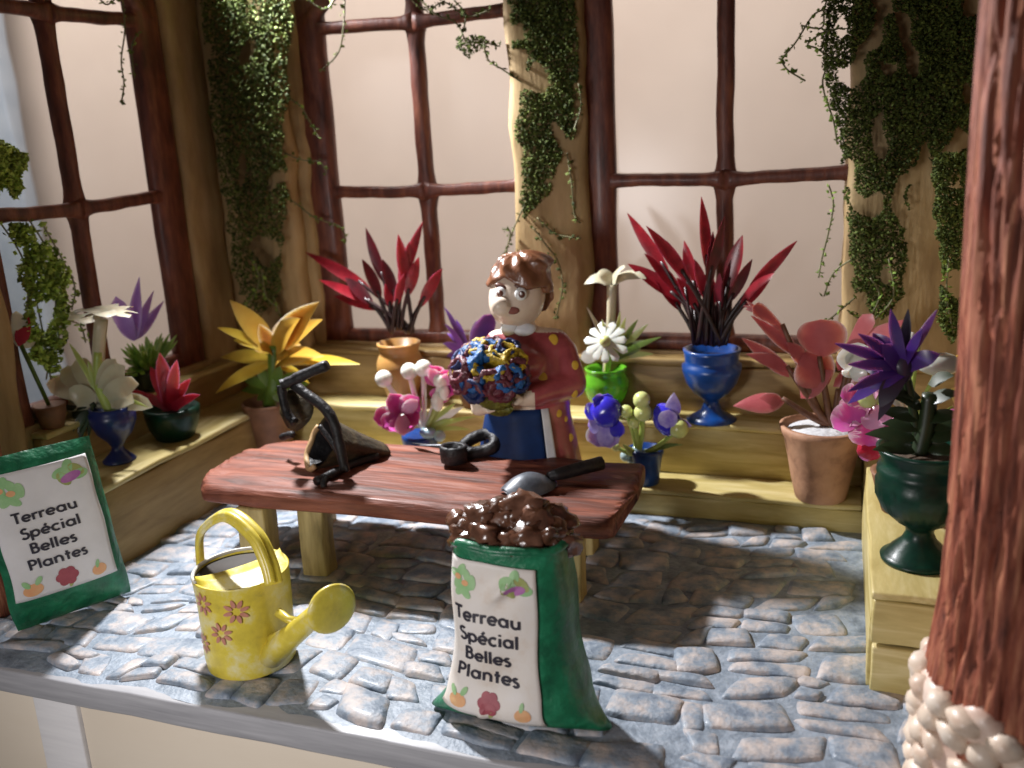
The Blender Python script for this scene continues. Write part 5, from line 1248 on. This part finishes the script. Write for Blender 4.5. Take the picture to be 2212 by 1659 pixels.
# lilac tuft on the left sill
p = Vector((-28.3, at(325, 800, X=-28.2).y, 5.05))
t = thing('potted_plant', 'lilac petals over a bright green tuft on the left window sill', 'plant', p, group=GP)
lathe('pot', [(0.5, 0), (0.6, 0.2), (0.72, 0.7), (0.75, 0.95), (0.65, 0.95)], M['dark_green'], t, p, n=20)
for k in range(150):
    c0 = p + Vector((0, 0, .8)); v = Vector((prn.uniform(-.5, .8), prn.uniform(-1.35, 1.35), prn.uniform(.1, 1.5)))
    L(t, 'leaf', c0 + v * .35, c0 + v, .16, 'bright_green', prof='oval', thick=.05, n=5)
for (x1, y1, w) in ((301, 598, .55), (332, 628, .42), (354, 650, .45), (250, 640, .75), (262, 668, .7), (290, 690, .5)):
    L(t, 'petal', at(292, 735, X=-28.2), at(x1, y1, X=-28.2 - prn.uniform(-.3, .4)), w, 'lilac', bend=(0, -.25, -.1), prof='spear' if w < .6 else 'petal', thick=.09, cup=.25)
# red and white bloom at the left edge
p = Vector((-28.35, 26.1, 5.05))
t = thing('potted_plant', 'red and white petals peeking out behind the left front pier', 'plant', p, group=GP)
lathe('pot', [(0.4, 0), (0.55, 0.5), (0.6, 0.9), (0.5, 0.9)], M['terra_dark'], t, p, n=20)
S(t, [p + Vector((0, 0, .8)), at(45, 745, X=-28.4)], .08, 'green')
L(t, 'petal', at(40, 748, X=-28.4), at(62, 680, X=-28.4), .5, 'red_flower', thick=.1, prof='spear'); L(t, 'petal', at(40, 748, X=-28.5), at(35, 672, X=-28.6), .7, 'white_plastic', thick=.1, prof='petal'); L(t, 'petal', at(45, 748, X=-28.5), at(80, 725, X=-28.6), .5, 'white_plastic', thick=.1)

# ------------------------------------------------------------------ hanging vines
OCT = [(1, 0, 0), (-1, 0, 0), (0, 1, 0), (0, -1, 0), (0, 0, 1), (0, 0, -1)]
OF = [(0, 2, 4), (2, 1, 4), (1, 3, 4), (3, 0, 4), (2, 0, 5), (1, 2, 5), (3, 1, 5), (0, 3, 5)]
vr = random.Random(99)
def leaves_mesh(name, pts, size, mat, parent):
    V, Fc = [], []
    for p in pts:
        s = size * vr.uniform(.6, 1.35)
        q = Matrix.Rotation(vr.uniform(0, 6.3), 3, (vr.uniform(-1, 1), vr.uniform(-1, 1), vr.uniform(-1, 1) + .01))
        o = len(V)
        for d in OCT: V.append(Vector(p) + q @ Vector((d[0] * s, d[1] * s * .7, d[2] * s * .28)))
        Fc += [tuple(i + o for i in f) for f in OF]
    o = mesh_obj(name, V, Fc, mat, parent, smooth=False); o['kind'] = 'stuff'; return o
def inpoly(x, y, poly):
    c = False; n = len(poly)
    for i in range(n):
        (x0, y0), (x1, y1) = poly[i], poly[i - 1]
        if (y0 > y) != (y1 > y) and x < (x1 - x0) * (y - y0) / (y1 - y0) + x0: c = not c
    return c
def vine(label, loc, masses, strands, leaf=0.075, mat='vine', stemmat='vine_stem', smat='vine_bright', sleaf=0.11):
    t = thing('vine', label, 'vine', loc, group='hanging vines')
    pts = []
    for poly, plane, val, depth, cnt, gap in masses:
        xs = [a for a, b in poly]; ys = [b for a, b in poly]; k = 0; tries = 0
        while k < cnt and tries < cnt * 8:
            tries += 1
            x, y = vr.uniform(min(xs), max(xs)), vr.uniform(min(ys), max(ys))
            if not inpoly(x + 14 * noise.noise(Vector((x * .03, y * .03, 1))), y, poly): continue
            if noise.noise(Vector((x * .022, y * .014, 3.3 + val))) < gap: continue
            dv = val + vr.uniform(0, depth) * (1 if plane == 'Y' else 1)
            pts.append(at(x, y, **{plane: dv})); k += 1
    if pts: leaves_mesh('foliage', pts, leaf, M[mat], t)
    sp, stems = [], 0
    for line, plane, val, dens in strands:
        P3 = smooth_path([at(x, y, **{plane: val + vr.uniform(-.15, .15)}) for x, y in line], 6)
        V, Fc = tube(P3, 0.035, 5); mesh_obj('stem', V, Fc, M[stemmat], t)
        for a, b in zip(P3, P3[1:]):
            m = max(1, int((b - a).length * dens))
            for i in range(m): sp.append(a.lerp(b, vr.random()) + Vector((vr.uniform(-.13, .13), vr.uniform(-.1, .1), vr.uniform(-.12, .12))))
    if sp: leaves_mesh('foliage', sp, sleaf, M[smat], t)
    return t
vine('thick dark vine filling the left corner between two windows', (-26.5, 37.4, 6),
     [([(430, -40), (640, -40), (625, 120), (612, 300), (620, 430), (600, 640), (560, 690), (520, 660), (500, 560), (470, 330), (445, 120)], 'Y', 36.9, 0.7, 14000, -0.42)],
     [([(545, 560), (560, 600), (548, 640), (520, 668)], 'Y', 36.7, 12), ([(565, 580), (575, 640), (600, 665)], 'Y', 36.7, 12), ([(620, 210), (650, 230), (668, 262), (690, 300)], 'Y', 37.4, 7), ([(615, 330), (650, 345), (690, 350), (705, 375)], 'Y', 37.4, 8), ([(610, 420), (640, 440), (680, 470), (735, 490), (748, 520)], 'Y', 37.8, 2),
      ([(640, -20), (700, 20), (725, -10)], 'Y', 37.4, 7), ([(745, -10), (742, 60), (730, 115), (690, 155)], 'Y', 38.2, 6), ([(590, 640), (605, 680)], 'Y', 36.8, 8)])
vine('short pale vine sprays dangling at the top of the left window', (-28.2, 33, 20),
     [], [([(262, -20), (270, 60), (262, 130), (268, 180), (262, 222)], 'X', -28.3, 6), ([(300, 70), (285, 100), (290, 170)], 'X', -28.3, 4), ([(205, -20), (230, 10), (260, -15)], 'X', -28.3, 4)])
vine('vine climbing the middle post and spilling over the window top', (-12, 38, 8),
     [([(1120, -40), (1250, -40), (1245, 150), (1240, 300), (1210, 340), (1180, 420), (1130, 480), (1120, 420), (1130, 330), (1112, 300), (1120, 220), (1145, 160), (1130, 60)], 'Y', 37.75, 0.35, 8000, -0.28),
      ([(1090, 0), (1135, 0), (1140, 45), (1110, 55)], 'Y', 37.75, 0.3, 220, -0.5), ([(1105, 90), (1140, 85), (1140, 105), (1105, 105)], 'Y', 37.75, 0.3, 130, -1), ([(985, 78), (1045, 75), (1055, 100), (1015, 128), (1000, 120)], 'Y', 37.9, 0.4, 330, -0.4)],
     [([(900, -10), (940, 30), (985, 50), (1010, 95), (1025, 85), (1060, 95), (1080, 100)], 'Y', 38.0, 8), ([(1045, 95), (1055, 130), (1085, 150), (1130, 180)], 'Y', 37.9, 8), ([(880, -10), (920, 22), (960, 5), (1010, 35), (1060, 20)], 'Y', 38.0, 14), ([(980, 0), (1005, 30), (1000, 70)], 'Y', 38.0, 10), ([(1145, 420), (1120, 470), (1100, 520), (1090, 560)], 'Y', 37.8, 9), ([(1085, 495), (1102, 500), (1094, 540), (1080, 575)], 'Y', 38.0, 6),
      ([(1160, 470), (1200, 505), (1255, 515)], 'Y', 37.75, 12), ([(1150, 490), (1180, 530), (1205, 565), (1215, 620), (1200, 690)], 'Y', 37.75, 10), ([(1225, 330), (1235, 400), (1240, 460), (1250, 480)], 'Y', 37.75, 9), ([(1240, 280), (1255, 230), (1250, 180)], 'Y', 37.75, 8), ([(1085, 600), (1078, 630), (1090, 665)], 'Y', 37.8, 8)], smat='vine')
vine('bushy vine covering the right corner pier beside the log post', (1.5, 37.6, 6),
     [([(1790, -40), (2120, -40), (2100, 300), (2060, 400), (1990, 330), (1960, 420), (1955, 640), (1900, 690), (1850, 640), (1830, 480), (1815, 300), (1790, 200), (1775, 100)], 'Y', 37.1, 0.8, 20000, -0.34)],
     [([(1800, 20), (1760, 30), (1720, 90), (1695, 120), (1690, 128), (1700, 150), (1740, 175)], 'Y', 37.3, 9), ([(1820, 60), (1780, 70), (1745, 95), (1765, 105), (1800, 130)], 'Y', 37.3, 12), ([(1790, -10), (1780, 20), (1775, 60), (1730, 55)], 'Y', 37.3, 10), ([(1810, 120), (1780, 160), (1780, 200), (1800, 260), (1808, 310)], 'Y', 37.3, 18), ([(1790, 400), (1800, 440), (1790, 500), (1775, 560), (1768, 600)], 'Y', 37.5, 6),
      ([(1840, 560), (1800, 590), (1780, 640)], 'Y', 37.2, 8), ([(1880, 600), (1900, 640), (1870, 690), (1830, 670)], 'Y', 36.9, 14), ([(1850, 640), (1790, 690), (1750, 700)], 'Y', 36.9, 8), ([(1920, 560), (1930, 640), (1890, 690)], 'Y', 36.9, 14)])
vine('narrow vine strip hanging beside the log post', (3.6, 36, 8),
     [([(2010, 330), (2090, 330), (2085, 500), (2075, 720), (2045, 745), (2025, 690), (2035, 560)], 'Y', 35.6, 0.6, 4000, -0.35)], [([(2050, 560), (2045, 640), (2060, 720)], 'Y', 35.5, 14)])
vine('tangled leafy vine at the far left with grey stems', (-28.6, 26.5, 5.2),
     [([(-20, 300), (25, 320), (58, 340), (55, 400), (35, 430), (10, 400), (-20, 440)], 'X', -28.9, 0.5, 900, -0.6), ([(20, 480), (90, 500), (150, 590), (150, 700), (130, 800), (70, 830), (55, 700), (40, 560)], 'X', -28.9, 0.6, 1500, -0.2)],
     [([(0, 480), (50, 560), (85, 680), (110, 820)], 'X', -28.8, 4), ([(60, 470), (110, 560), (120, 680), (100, 820)], 'X', -28.8, 4), ([(90, 480), (140, 570), (162, 620), (155, 670)], 'X', -28.7, 12), ([(70, 560), (60, 660), (80, 760)], 'X', -28.8, 9), ([(120, 690), (170, 700), (185, 740)], 'X', -28.7, 9)], mat='vine_light', stemmat='grey_stem', leaf=0.15, sleaf=0.15, smat='vine_light')
